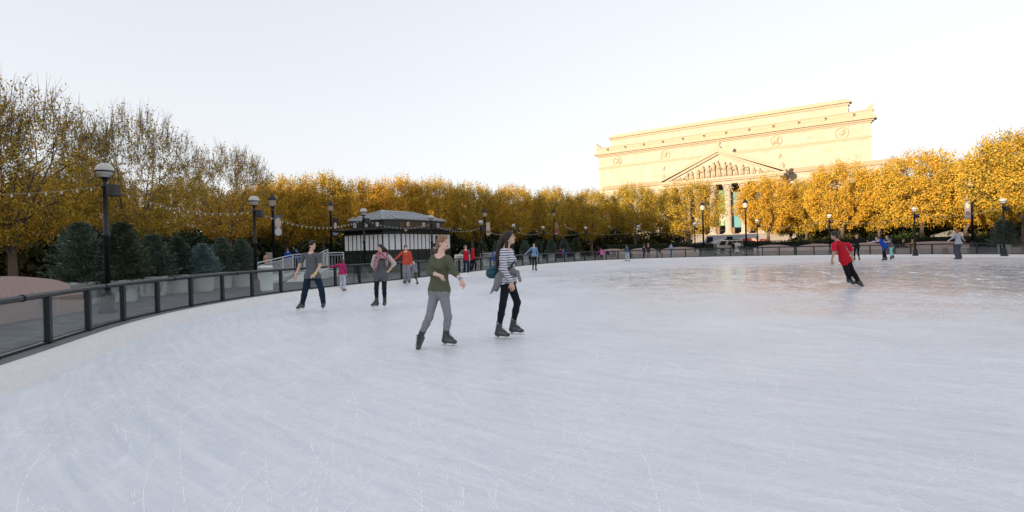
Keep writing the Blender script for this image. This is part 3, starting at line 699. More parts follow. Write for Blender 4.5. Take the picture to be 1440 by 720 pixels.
# ------------------------------------------------------------ granite benches
m = bpy.data.materials.new('pink_granite'); m.use_nodes = True; nt = m.node_tree; b = nt.nodes['Principled BSDF']
tc = N(nt, 'ShaderNodeTexCoord'); n = N(nt, 'ShaderNodeTexNoise'); n.inputs['Scale'].default_value = 60; n.inputs['Detail'].default_value = 3; nt.links.new(tc.outputs['Object'], n.inputs['Vector'])
r_ = ramp(nt, [(.3, (.24, .16, .14)), (.7, (.42, .31, .28))]); nt.links.new(n.outputs['Fac'], r_.inputs['Fac']); nt.links.new(r_.outputs['Color'], b.inputs['Base Color']); b.inputs['Roughness'].default_value = .55
M_gran = m; M_joint = mat('joint_light', (.5, .45, .42), .8)
def bench(i0, i1, dist, lab, hmax=1.12, hmin=.86):
    """curved granite bench: seat towards the rink, sloped back rising to a crest in the middle"""
    idx = list(range(i0, i1 + 1)); n = len(idx); c = SM[idx[n // 2] % NRP]
    cc = Vector((c.x + SMN[idx[n // 2] % NRP].x * dist, c.y + SMN[idx[n // 2] % NRP].y * dist, .15))
    o = empty('granite_bench', cc, label=lab, cat='bench', group='curved granite benches round the rink')
    def P(i, dd, z): p, nn = SM[i % NRP], SMN[i % NRP]; return Vector((p.x + nn.x * (dist + dd), p.y + nn.y * (dist + dd), z + .15)) - cc
    def prof(i):
        t = (i - i0) / (n - 1); h = hmin + (hmax - hmin) * math.sin(math.pi * min(1, max(0, t))) ** .7 - .15
        return [(-.42, 0), (-.45, .40), (-.45, .44), (.0, .46), (.22, h), (.38, h), (.42, 0)]
    seat = MB(); back = MB(); pr = [prof(i) for i in idx]
    for mbx, sl in ((seat, slice(0, 4)), (back, slice(3, 7))):
        vs = [P(i, a, z) for i, q in zip(idx, pr) for a, z in q[sl]]; k = len(pr[0][sl])
        fs = [(a * k + j, a * k + j + 1, (a + 1) * k + j + 1, (a + 1) * k + j) for a in range(n - 1) for j in range(k - 1)]
        fs += [list(range(k)), [(n - 1) * k + j for j in range(k - 1, -1, -1)]]
        mbx.add(vs, fs)
    seat.add([P(idx[0], a, z) for a, z in pr[0]], [list(range(7))]); seat.add([P(idx[-1], a, z) for a, z in pr[-1]], [list(range(6, -1, -1))])
    s_ = seat.build('seat', M_gran, o); b_ = back.build('backrest', M_gran, o)
    jn = MB()
    for j in range(1, n - 1):
        if j % 6 == 0:
            q = pr[j]; d2 = (SM[(idx[j] + 1) % NRP] - SM[idx[j] % NRP]).normalized() * .006
            a, b2 = P(idx[j], -.003, .46), P(idx[j], .217, q[4][1] + .002); a2, b3 = P(idx[j], -.455, .02), P(idx[j], -.455, .44)
            for u, v in ((a, b2), (a2, b3)):
                e = Vector((0, 0, 0)); jn.add([u - d2, u + d2, v + d2, v - d2], [(0, 1, 2, 3)])
    jn.build('joints', M_joint, b_)
def nearest_idx(px, d):
    x = (px - 720) / 720 * d; q = Vector((x, d, 0)); return min(range(NRP), key=lambda i: (Vector((SM[i].x, SM[i].y, 0)) + SMN[i] * 2.6 - q).length)
DI = 1 if SM[nearest_idx(900, 48)].x < SM[nearest_idx(1150, 48)].x and ((nearest_idx(1150, 48) - nearest_idx(900, 48)) % NRP) < NRP / 2 else -1
def span(pxa, da, pxb, db):
    a, b2 = nearest_idx(pxa, da), nearest_idx(pxb, db)
    if (b2 - a) % NRP > NRP / 2: a, b2 = b2, a
    if b2 < a: b2 += NRP
    return a, b2
BD = 3.4
for (pa, da, pb, db, lab) in [(-60, 9, 62, 13, 'pink granite bench with slab joints at the far left edge'),
    (826, 50, 868, 51, 'granite bench with people seated, behind the girl in pink'), (872, 51, 918, 51, 'granite bench behind the waving skater in pale jeans'), (922, 51, 980, 50, 'granite bench behind the person in a light blue jacket'),
    (1060, 48, 1118, 47, 'granite bench right of the parked white vehicle'), (1122, 47, 1180, 45, 'granite bench directly left of the red-shirted skater'), (1186, 44, 1244, 42, 'granite bench behind the girl in black'), (1250, 40, 1340, 37, 'sunlit granite bench with two people lying on it'), (1372, 35, 1398, 34, 'short granite bench left of the tub at the far right'), (1424, 33, 1530, 28, 'granite bench at the right edge of the photo')]:
    a, b2 = span(pa, da, pb, db); bench(a, b2, BD, lab)
# ------------------------------------------------------------ hedges and shrubs
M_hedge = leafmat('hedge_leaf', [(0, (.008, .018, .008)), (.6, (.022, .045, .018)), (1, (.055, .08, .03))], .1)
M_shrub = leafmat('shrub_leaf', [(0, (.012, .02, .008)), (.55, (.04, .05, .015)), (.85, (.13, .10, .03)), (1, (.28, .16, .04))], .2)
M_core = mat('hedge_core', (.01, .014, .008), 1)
def leafquads(P, size, rg, flat=0):
    n = len(P); a = rg.normal(size=(n, 3)); a /= np.linalg.norm(a, axis=1)[:, None]; b = np.cross(a, rg.normal(size=(n, 3))); b /= np.linalg.norm(b, axis=1)[:, None]
    s = (size * rg.uniform(.65, 1.25, n))[:, None]
    c = np.cross(a, b); V = np.stack([P - a * s * .5, P + b * s * .36 + c * s * .1, P + a * s * .5, P - b * s * .36 + c * s * .1], 1).reshape(-1, 3)
    return V, np.arange(4 * n).reshape(n, 4)
def hedge(pxa, da, pxb, db, dist, h, lab, wd=.9):
    a, b2 = span(pxa, da, pxb, db); rg = np.random.default_rng(a); c = off(dist, .1, SM, SMN)[((a + b2) // 2) % NRP]
    o = empty('hedge', c, label=lab, cat='hedge', group='clipped hedges behind the benches')
    lo = [[], [], [], []]
    for i in range(a, b2 + 1):
        p, nn = SM[i % NRP], SMN[i % NRP]
        for q, (dd, z) in zip(lo, ((-wd / 2 + .08, 0), (-wd / 2 + .08, h - .08), (wd / 2 - .08, h - .08), (wd / 2 - .08, 0))): q.append(Vector((p.x + nn.x * (dist + dd), p.y + nn.y * (dist + dd), z + .1)) - c)
    bands(lo, False, closed=False).build('stems', M_core, o)
    L = (b2 - a) * .217; n = int(L * (h * 2 + wd) * 260); k = rg.uniform(a, b2, n); base = np.array([(SM[int(x) % NRP].x, SM[int(x) % NRP].y, SMN[int(x) % NRP].x, SMN[int(x) % NRP].y) for x in k])
    nx = np.array([(SM[(int(x) + 1) % NRP].x, SM[(int(x) + 1) % NRP].y) for x in k]); base[:, :2] += (nx - base[:, :2]) * (k % 1)[:, None]
    u = rg.uniform(0, 2 * h + wd, n); dd = np.where(u < h, -wd / 2, np.where(u < h + wd, u - h - wd / 2, wd / 2)); z = np.where(u < h, u, np.where(u < h + wd, h, 2 * h + wd - u))
    P = np.c_[base[:, 0] + base[:, 2] * (dist + dd), base[:, 1] + base[:, 3] * (dist + dd), z + .1] + rg.normal(0, .035, (n, 3)) - np.array(c)
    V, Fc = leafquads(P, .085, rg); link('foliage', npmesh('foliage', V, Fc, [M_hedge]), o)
hedge(838, 54, 925, 56, 6.6, 1.35, 'long clipped hedge behind the seated people and the waving skater')
hedge(930, 56, 996, 55, 6.6, 1.35, 'short clipped hedge left of the parked white vehicle')
hedge(1044, 54, 1140, 50, 6.6, 1.35, 'clipped hedge right of the parked white vehicle')
hedge(1146, 50, 1250, 46, 6.6, 1.35, 'clipped hedge behind the red-shirted skater')
hedge(1256, 45, 1420, 38, 6.6, 1.3, 'clipped hedge behind the sunlit benches at the right')
rg = np.random.default_rng(8)
def blob_mesh(seed, n, mt, size):
    rg = np.random.default_rng(seed); L = rg.normal(size=(n, 3)); L /= np.linalg.norm(L, axis=1)[:, None]
    lump = 1 + .16 * np.sin(L[:, 0] * 5 + seed) * np.cos(L[:, 1] * 6) + .1 * np.sin(L[:, 2] * 9 + seed)
    r = (rg.random(n) ** .22) * lump; P = L * r[:, None]; P[:, 2] = P[:, 2] * .52 + .5; P = P[P[:, 2] > -.02]
    V, Fc = leafquads(P, size, rg); return npmesh('foliage', V, Fc, [mt])
blobs = [blob_mesh(i, 5200, M_shrub if i < 2 else M_hedge, .085) for i in range(3)]
mb = MB()
for k in range(7):
    t = k * .9; mb.tube((.05 * math.cos(t), .05 * math.sin(t), 0), (.5 * math.cos(t), .5 * math.sin(t), .75), .02, .006, n=4)
_t = mb.build('stems', M_twig); stem_me = _t.data; bpy.data.objects.remove(_t)
sh_n = 0
def shrub(x, y, rx, h, k, lab):
    o = empty('shrub', (x, y, .08), random.uniform(0, 6), label=lab, cat='shrub', group='dense shrubs filling the beds behind the trees'); o.scale = (rx, rx, h)
    link('foliage', blobs[k], o); link('stems', stem_me, o)
shl = 'dense dark shrub in the bed behind the linden trees'
for px, d, rx, h in [(-30, 24, 2.6, 2.4), (20, 26, 2.8, 2.3), (62, 27, 2.8, 2.2), (110, 28, 3, 2.3), (160, 30, 3, 2.3), (210, 33, 3, 2.2), (255, 38, 3, 2.3), (300, 42, 3, 2.2), (345, 46, 3, 2.3), (390, 56, 3, 2.5), (430, 60, 3.3, 2.6), (470, 60, 3.2, 2.6), (520, 60, 3.2, 2.6), (600, 62, 3.3, 2.8), (640, 62, 3, 2.6), (680, 63, 3, 2.6), (715, 64, 3, 2.6), (750, 64, 3, 2.5), (790, 64, 3, 2.4), (828, 64, 3, 2.5), (866, 65, 2.8, 2.6), (905, 66, 2.6, 2.7), (942, 67, 2.2, 2.9), (1150, 62, 2.6, 2.4), (1188, 59, 2.8, 2.5), (1225, 57, 2.8, 2.6), (1262, 55, 2.8, 2.6), (1300, 53, 2.8, 2.5), (1345, 52, 2.6, 2.2), (1385, 50, 2.8, 2.4), (1425, 46, 2.8, 2.5), (1475, 44, 2.8, 2.5)]:
    p = Vector((Xat(px, d, 1), d, 0)); k = sh_n % 3; sh_n += 1
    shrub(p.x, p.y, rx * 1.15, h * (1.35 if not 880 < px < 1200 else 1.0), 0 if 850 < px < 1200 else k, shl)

# ------------------------------------------------------------ lindens
stopsG = [(0, (.09, .10, .03)), (.3, (.40, .29, .04)), (.6, (.70, .45, .05)), (.85, (.78, .42, .05)), (1, (.58, .22, .04))]
stopsO = [(0, (.07, .08, .025)), (.3, (.26, .22, .035)), (.6, (.62, .42, .055)), (.88, (.70, .42, .03)), (1, (.6, .22, .03))]
M_gold = leafmat('golden_leaf', stopsG, .36); M_olive = leafmat('olive_gold_leaf', stopsO, .36)
def grow_tree(seed, H, Rc, zb, nt_, leaves, leafsize, bare=0, sprouts=160, trunk_r=.17, mt=None, boxy=.6, spread=.35):
    """trunk and limbs reach, by repeated splitting, for points scattered through the crown"""
    rg = np.random.default_rng(seed); T = []
    while len(T) < nt_:
        u = rg.uniform(-1, 1, 3); ex = 2.6 if boxy > .5 else 2.1
        rr = (abs(u[0]) ** 2 + abs(u[1]) ** 2) ** .5
        s = (rr ** ex + abs(u[2]) ** ex) ** (1 / ex)
        if s > 1 or (rg.random() > s ** 2.2): continue
        lump = 1 + .12 * math.sin(4 * math.atan2(u[1], u[0]) + seed) * (1 if u[2] < .5 else .5)
        z = (zb + H) / 2 + u[2] * (H - zb) / 2
        f = 1 if u[2] > -.3 else 1 - .25 * (-.3 - u[2])
        T.append((u[0] * Rc * lump * f, u[1] * Rc * lump * f, z))
    T = np.array(T); segs = []; tips = []
    def rec(p, T, r, dprev, depth):
        n = len(T); c = T.mean(0); d = c - p
        if n <= 2 or depth > 12:
            for t in T:
                mid = (p + t) / 2 + rg.normal(0, .07, 3) + np.array([0, 0, -.03]); rr = min(r, .019 if bare else .014)
                segs.append((p, mid, rr, rr * .8)); segs.append((mid, t, rr * .8, .004)); tips.append((p, t))
            return
        dist = np.linalg.norm(d); step = dist * rg.uniform(spread * .8, spread * 1.25)
        dd = d / (dist + 1e-6) * .65 + dprev * .35 + rg.normal(0, .10, 3); dd /= np.linalg.norm(dd)
        q = p + dd * step; r2 = max(.006, trunk_r * (n / nt_) ** .52 * .8)
        segs.append((p, q, r, r2))
        X = T - q; X = X / (np.linalg.norm(X, axis=1)[:, None] + 1e-6); Y = X - X.mean(0)
        try: _, _, vt = np.linalg.svd(Y, full_matrices=False)
        except Exception: vt = np.eye(3)
        ax = vt[0] * 1.0 + vt[1] * rg.normal(0, .35); s = Y @ ax; med = np.quantile(s, rg.uniform(.38, .62)); A, B = T[s <= med], T[s > med]
        if len(A) == 0 or len(B) == 0: A, B = T[:n // 2], T[n // 2:]
        for S in (A, B): rec(q, S, max(.006, trunk_r * (len(S) / nt_) ** .52 * .85), dd, depth + 1)
    z0 = zb * .78
    segs.append((np.array([0, 0, -.1]), np.array([.02, 0, .25]), trunk_r * 1.55, trunk_r * 1.1)); segs.append((np.array([.02, 0, .25]), np.array([.0, .03, z0]), trunk_r * 1.1, trunk_r * .95))
    ps = np.array([.0, .03, z0]); k = 5; an = np.arctan2(T[:, 1], T[:, 0]); o_ = np.argsort(an)
    for S in np.array_split(T[o_], k): rec(ps + rg.normal(0, .05, 3) + np.array([0, 0, rg.uniform(0, .5)]), S, trunk_r * .5, np.array([0, 0, 1.]), 0)
    segs.append((ps, ps + np.array([0, 0, .6]), trunk_r * .95, trunk_r * .6))
    top = T[T[:, 2] > zb + (H - zb) * .62]
    for i in range(sprouts):
        t = top[rg.integers(len(top))]; L = rg.uniform(.3, 1.0) * (.95 if bare else .8); q = t + np.array([t[0] * .06 + rg.normal(0, .1), t[1] * .06 + rg.normal(0, .1), L]); segs.append((t, q, .011, .004)); tips.append((t, q)) if bare else None
    if bare:
        for i in range(int(nt_ * 2.4)):
            a, b = tips[rg.integers(len(tips))]; s = a + (b - a) * rg.uniform(.2, .9); dr = (b - a) / (np.linalg.norm(b - a) + 1e-6); q = s + (dr + rg.normal(0, .5, 3) + np.array([0, 0, .35])) * rg.uniform(.2, .45); segs.append((s, q, .008, .003))
    V, Fc = [], []; o = 0
    for p, q, r0, r1 in segs:
        n = 8 if r0 > .06 else (5 if r0 > .02 else 3); d = q - p; L = np.linalg.norm(d)
        if L < 1e-5: continue
        d = d / L; a = np.cross(d, [.3, .5, .81]); a /= np.linalg.norm(a); b = np.cross(d, a); t = np.arange(n) * 2 * math.pi / n
        ring = np.outer(np.cos(t), a) + np.outer(np.sin(t), b); V.append(p + ring * r0); V.append(q + d * r1 * .3 + ring * r1)
        for i in range(n): Fc.append((o + i, o + (i + 1) % n, o + n + (i + 1) % n, o + n + i))
        o += 2 * n
    wood = npmesh('trunk', np.concatenate(V), np.array(Fc), [M_bark], smooth=True)
    A = np.array([a for a, _ in tips]); B = np.array([b for _, b in tips])
    cl = rg.integers(0, len(A), leaves * 3); u = rg.uniform(.1, 1.12, leaves * 3)[:, None]; P = A[cl] + (B[cl] - A[cl]) * u + rg.normal(0, .17 if not bare else .10, (leaves * 3, 3))
    if bare:
        h = (P[:, 2] - zb) / (H - zb); keep = rg.random(len(P)) < np.clip(1.3 - 1.6 * h, .16, 1) * np.where(np.sin(P[:, 0] * 1.9 + seed) * np.cos(P[:, 1] * 1.7) > -.6, 1, .4); P = P[keep][:leaves]
    else: P = P[:leaves]
    V, Fc = leafquads(P, leafsize, rg); crown = npmesh('crown', V, Fc, [mt or M_gold])
    return wood, crown, H
D = []
D += [grow_tree(11, 9, 3.5, 2.3, 620, 29000, .14, mt=M_gold, boxy=.3), grow_tree(12, 9, 3.6, 2.2, 620, 29000, .14, mt=M_gold, boxy=.3)]
D += [grow_tree(13, 9, 3.5, 2.2, 620, 28000, .135, mt=M_olive, boxy=.3), grow_tree(14, 9, 3.5, 2.4, 620, 28000, .135, mt=M_olive, boxy=.3), grow_tree(19, 9, 3.5, 2.0, 620, 25000, .13, mt=M_olive, sprouts=80)]
B_ = [grow_tree(15, 9, 4.5, 2.0, 1400, 22000, .12, bare=1, sprouts=520, trunk_r=.2, mt=M_olive, boxy=.3), grow_tree(16, 9, 4.2, 2.2, 1400, 18000, .12, bare=1, sprouts=520, trunk_r=.18, mt=M_olive, boxy=.3), grow_tree(17, 9, 4.2, 2.4, 1200, 16000, .13, bare=1, sprouts=520, trunk_r=.17, mt=M_gold, boxy=.3)]
random.seed(11)
def tree(px, top, d, T, rs, lab, group, rz=None):
    z = Wp(px, top, d).z; x = Xat(px, d, 2.0); wood, crown, H = T; s = (z - .1) / H
    o = empty('linden_tree', (x, d, .1), random.uniform(0, 6.28) if rz is None else rz, label=lab, cat='tree', group=group); o.scale = (rs, rs, s)
    link('trunk', wood, o); link('crown', crown, o)
gN, gF, gR = 'half bare lindens at the left', 'golden clipped lindens along the back of the rink', 'golden lindens in a second row behind'
tree(18, 130, 20, B_[0], .72, 'half bare linden with pale trunk, nearest tree at the left edge', gN)
tree(-95, 120, 19, B_[1], .75, 'half bare linden cut by the left edge of the photo', gN)
tree(192, 166, 24.5, B_[1], .66, 'half bare linden behind the nearest globe lamp, spiky twigs above', gN)
tree(112, 228, 31, B_[2], .7, 'half bare linden seen between the two nearest trees', gN)
tree(322, 216, 36, B_[2], .78, 'half bare linden with orange top, left of the tall lantern lamps', gN)
tree(262, 250, 42, D[0], .84, 'golden linden in the gap between the half bare trees', gN)
tree(62, 245, 33, D[1], .85, 'golden linden low behind the nearest tree', gN)
tree(150, 250, 38, D[0], .84, 'golden linden low behind the nearest globe lamp', gN)
tree(352, 262, 46, D[1], .85, 'golden linden behind the second globe lamp', gN)
row = [(402, 246, 46, 0, .92, 'golden linden behind the white ramp railing'), (455, 241, 48, 1, .84, 'golden linden behind the man in the grey T-shirt'), (512, 250, 50, 0, .84, 'golden linden behind the left end of the kiosk'), (562, 246, 51, 1, .84, 'golden linden behind the peak of the kiosk roof'),
    (612, 248, 52, 2, .84, 'olive gold linden behind the right half of the kiosk'), (664, 255, 53, 3, .84, 'olive gold linden behind the two red vests'), (722, 258, 55, 2, .84, 'olive gold linden above the striped-top skater'), (778, 262, 56, 3, .84, 'olive gold linden above the round spruces'),
    (832, 264, 58, 2, .84, 'olive gold linden at the left edge of the pale stone building'), (893, 256, 59, 3, .84, 'olive gold linden below the left roundels of the stone building'), (969, 254, 60, 4, 1.16, 'thin-leaved linden with visible branches, left of the columns')]
for px, top, d, k, rs, lab in row: tree(px, top, d, D[k], rs, lab, gF)
tree(930, 268, 66, D[3], .9, 'small olive linden tucked left of the thin-leaved one', gR)
for i, (px, top, d, k) in enumerate([(378, 260, 60, 1), (430, 261, 62, 0), (484, 265, 63, 1), (538, 266, 63, 0), (588, 267, 64, 1), (638, 270, 64, 2), (692, 274, 65, 3), (750, 277, 66, 2), (806, 279, 67, 3), (860, 279, 69, 2)]):
    tree(px, top, d, D[k], 1.1, 'golden linden of the second row, half hidden behind the clipped front row', gR)
for px, top, d, k, rs, lab in [(1080, 246, 57, 0, 1.04, 'bright gold linden just right of the green banner'), (1134, 250, 56, 1, .8, 'bright gold linden between the banner and the red-shirted skater'), (1184, 225, 50, 0, .98, 'bright gold linden above the red-shirted skater'), (1236, 236, 50, 1, .85, 'bright gold linden above the bending girls'),
    (1297, 208, 44, 1, 1.0, 'sunlit gold linden with warm trunk behind the globe lamp at right'), (1358, 224, 45, 0, .9, 'bright gold linden behind the grey-topped skater'), (1400, 212, 42, 1, .9, 'bright gold linden behind the tall sunlit lantern'), (1440, 178, 35, 0, 1.0, 'bright gold linden at the right edge of the photo'), (1510, 160, 32, 1, 1.0, 'gold linden cut by the right edge of the photo')]:
    tree(px, top, d, D[k], rs, lab, 'bright gold lindens at the right')
for px, top, d, k in [(1112, 266, 64, 1), (1160, 262, 62, 1), (1212, 256, 60, 0), (1268, 248, 56, 1), (1326, 242, 53, 0), (1380, 234, 50, 1), (1422, 225, 46, 0)]:
    tree(px, top, d, D[k], 1.15, 'gold linden of the second row at the right, mostly hidden', 'gold lindens behind the right row')
# ------------------------------------------------------------ columned stone building
BL = Wp(842, 212, 173); BR = Wp(1224, 157, 130)
bt_ = Vector((BR.x - BL.x, BR.y - BL.y, 0)); BW = bt_.length; bt_.normalize(); bang = math.atan2(bt_.y, bt_.x); bn = Vector((-bt_.y, bt_.x, 0))
B0 = Vector((BL.x, BL.y, 0))
def FP(px, py, y0=0.0):   # point of the facade plane (set y0 back) under a photo pixel -> (s, z)
    dr = Wp(px, py, 1) - Vector((0, 0, HC)); o = Vector((0, 0, HC)); q = B0 + bn * y0
    k = (q - o).dot(bn) / dr.dot(bn); p = o + dr * k; return ((p - q).dot(bt_), p.z)
m = bpy.data.materials.new('limestone'); m.use_nodes = True; nt = m.node_tree; b = nt.nodes['Principled BSDF']
tc = N(nt, 'ShaderNodeTexCoord'); mp = N(nt, 'ShaderNodeMapping'); mp.inputs['Rotation'].default_value = (R(90), 0, 0); nt.links.new(tc.outputs['Object'], mp.inputs[0])
br = N(nt, 'ShaderNodeTexBrick'); br.inputs['Scale'].default_value = .45; br.inputs['Color1'].default_value = (.39, .355, .29, 1); br.inputs['Color2'].default_value = (.37, .335, .27, 1); br.inputs['Mortar'].default_value = (.34, .29, .22, 1); br.inputs['Mortar Size'].default_value = .012
nt.links.new(mp.outputs[0], br.inputs['Vector']); n = N(nt, 'ShaderNodeTexNoise'); n.inputs['Scale'].default_value = .5; n.inputs['Detail'].default_value = 8; nt.links.new(tc.outputs['Object'], n.inputs['Vector'])
mx = N(nt, 'ShaderNodeMix', data_type='RGBA', blend_type='OVERLAY'); mx.inputs['Factor'].default_value = .35; nt.links.new(br.outputs['Color'], mx.inputs['A']); nt.links.new(n.outputs['Fac'], mx.inputs['B']); nt.links.new(mx.outputs['Result'], b.inputs['Base Color']); b.inputs['Roughness'].default_value = .85
M_lime = m; M_trim = mat('limestone_trim', (.36, .30, .225), .85, var=.08, vscale=1); M_dark = mat('recess_dark', (.05, .03, .02), .7); M_rec = mat('recess_shade_stone', (.22, .15, .10), .85)  # shadow under the portico ceiling is put into the brown recess colour
bo = empty('stone_museum_building', B0, bang, label='huge pale stone building with pediment, columns and roundels, lit gold by low sun', cat='building')
ZC = 34.0
def P_(name, mt, fn, parent=bo):
    mb = MB(); fn(mb); return mb.build(name, mt, parent)
wall = P_('wall', M_lime, lambda q: q.box(0, BW, 0, 20, 0, ZC - 3.0))
P_('string_course', M_trim, lambda q: (q.box(-.25, BW + .25, -.28, 0, 27.4, 27.9), q.box(-.12, BW + .12, -.14, 0, 27.0, 27.4)))
def corn(q):
    q.box(-.3, BW + .3, -.3, 2, ZC - 3.0, ZC - 2.6); q.box(-.7, BW + .7, -.7, 2, ZC - 2.6, ZC - 2.2); q.box(-1.3, BW + 1.3, -1.3, 2, ZC - 2.2, ZC - 1.5)
P_('cornice', M_trim, corn)
def par(q): q.box(-.5, BW + .5, -.5, 2.2, ZC - 1.5, ZC); q.box(-.65, BW + .65, -.65, 2.4, ZC, ZC + .25)
pa = P_('parapet', M_trim, par)
P_('corner_ornament', M_trim, lambda q: (q.add([(BW - 1.2, -.6, ZC + .25), (BW + .7, -.6, ZC + .25), (BW + .7, .8, ZC + .25), (BW - 1.2, .8, ZC + .25), (BW + .7, -.6, ZC + 1.9), (BW + .7, .8, ZC + 1.9)], [(0, 1, 4), (3, 5, 2), (1, 2, 5, 4), (0, 4, 5, 3)]), q.add([(1.2, -.6, ZC + .25), (-.7, -.6, ZC + .25), (-.7, .8, ZC + .25), (1.2, .8, ZC + .25), (-.7, -.6, ZC + 1.9), (-.7, .8, ZC + 1.9)], [(0, 4, 1), (3, 2, 5), (1, 4, 5, 2), (0, 3, 5, 4)])))
for k in range(12):
    s = 3.5 + (BW - 7) * k / 11
    mb = MB(); mb.box(s - .28, s + .28, -.95, -.5, ZC - .95, ZC - .25); mb.ell((s, -1.0, ZC - .6), (.2, .25, .22), m=1); mb.build('spout', [M_trim, M_dark], pa)
    if k < 11:
        mb = MB(); s2 = s + (BW - 7) / 11
        for j in range(5): a = s + .8 + (s2 - s - 1.6) * j / 5; mb.box(a, a + .7, -.57, -.5, ZC - .95, ZC - .35)
        mb.build('meander_band', mat('limestone_band', (.40, .31, .22), .9), pa)
sL, _ = FP(861, 240, 6); sR, _ = FP(1193, 160, 6); zA = FP(1187, 138.5, 6)[1]; print('attic', sL, sR, zA, FP(1020, 165, 6), FP(1011, 205, -6), FP(928.6, 250, -6), FP(1105, 231.6, -6), 'BW', BW)
P_('attic', M_lime, lambda q: q.box(sL, sR, 6, 18, ZC - 2, zA - 1.6))
P_('attic_cornice', M_trim, lambda q: (q.box(sL - .3, sR + .3, 5.7, 8, zA - 1.9, zA - 1.3), q.box(sL - .8, sR + .8, 5.2, 8, zA - 1.3, zA - .7), q.box(sL + .4, sR - .4, 6.4, 9, zA - .7, zA)))
# roundels
for (px, py, r_) in ((868.5, 226.5, 1.45), (935.5, 218, 1.45), (1091.5, 198, 1.4), (1184, 187, 1.4), (933.5, 237, .95), (1096.5, 219, .95)):
    s, z = FP(px, py); mb = MB()
    for k in range(28):
        a, b2 = 2 * math.pi * k / 28, 2 * math.pi * (k + 1) / 28
        if r_ > 1: mb.tube((s + r_ * math.cos(a), -.08, z + r_ * math.sin(a)), (s + r_ * math.cos(b2), -.08, z + r_ * math.sin(b2)), .13, n=6, caps=False)
    rg2 = random.Random(px)
    mb.ell((s, -.1, z), (r_ * .35, .3, r_ * .5)); mb.ell((s + .3 * r_, -.1, z + .42 * r_), (r_ * .22, .28, r_ * .2))
    for k in range(6): mb.ell((s + rg2.uniform(-.55, .55) * r_, -.05, z + rg2.uniform(-.6, .6) * r_), (r_ * .28, .22, r_ * .12), M=Matrix.Rotation(rg2.uniform(-1.2, 1.2), 4, 'Y').to_3x3().to_4x4())
    mb.build('roundel', M_trim, bo)
# lower wing, wider than the upper block
WZ = 20.9; sE = FP(1262, 222, -3)[0]
P_('lower_wing', M_lime, lambda q: q.box(3, sE, -3, -.02, 0, WZ - 1.2))
P_('lower_wing_side', M_lime, lambda q: q.box(BW + .02, sE, -.02, 20, 0, WZ - 1.2))
P_('lower_cornice', mat('lower_cornice_stone', (.36, .24, .17), .85), lambda q: (q.box(2.6, sE + .6, -3.6, 0, WZ - 1.2, WZ - .5), q.box(2.8, sE + .3, -3.3, 0, WZ - .5, WZ), q.box(BW + .4, sE + .6, 0, 20, WZ - 1.2, WZ)))
# portico
YP = -10.0
sA, zApex = FP(1011, 207, YP); s1_, z1_ = FP(928.6, 250.5, YP); s2_, z2_ = FP(1105, 231.6, YP)
sm2 = (s1_ + s2_) / 2; hw = (s2_ - s1_) / 2; zb_ = (z1_ + z2_) / 2; sA = s1_ + hw
print('ped', s1_, s2_, sA, z1_, z2_, zApex)
zT = zApex; zP = zb_ - .9; 
zE = FP(1024, 258, YP)[1]
print('entab bottom', zE)
pd = empty  # pediment pieces are parts of the building
def ped(q):
    th = 1.15
    for sg in (-1, 1):
        e, c = (sA + sg * hw, zP), (sA, zT)
        vs = []
        for y in (YP - .8, -3.02):
            vs += [(e[0], y, e[1]), (c[0], y, c[1]), (c[0], y, c[1] - th * 1.15), (e[0] - sg * .0, y, e[1] - th * .55)]
        q.add(vs, [(0, 1, 2, 3), (7, 6, 5, 4), (0, 4, 5, 1), (3, 2, 6, 7), (0, 3, 7, 4)])
        vs = []
        for y in (YP - .35, YP + .1):
            vs += [(e[0] - sg * 1.2, y, e[1] - .5), (c[0], y, c[1] - th * 1.1), (c[0], y, c[1] - th * 1.7), (e[0] - sg * 2.4, y, e[1] - .55)]
        q.add(vs, [(0, 1, 2, 3), (7, 6, 5, 4), (3, 2, 6, 7)])
P_('raking_cornice', M_trim, ped)
P_('pediment_cornice', M_trim, lambda q: (q.box(sA - hw, sA + hw, YP - .8, -3.02, zP - 1.25, zP - .63), q.box(sA - hw + .5, sA + hw - .5, YP - .4, -3.02, zP - 1.7, zP - 1.25)))
P_('tympanum', M_lime, lambda q: q.add([(sA - hw + 1.6, YP + .3, zP - .6), (sA + hw - 1.6, YP + .3, zP - .6), (sA, YP + .3, zT - 1.2), (sA - hw + 1.6, YP + 1.3, zP - .6), (sA + hw - 1.6, YP + 1.3, zP - .6), (sA, YP + 1.3, zT - 1.2)], [(0, 1, 2), (5, 4, 3), (0, 2, 5, 3), (1, 4, 5, 2)]))
rg2 = random.Random(4); M_fig = mat('relief_shadow_stone', (.35, .27, .19), .85)  # shadow tone of the carving is put into this redder stone colour
NF = 19
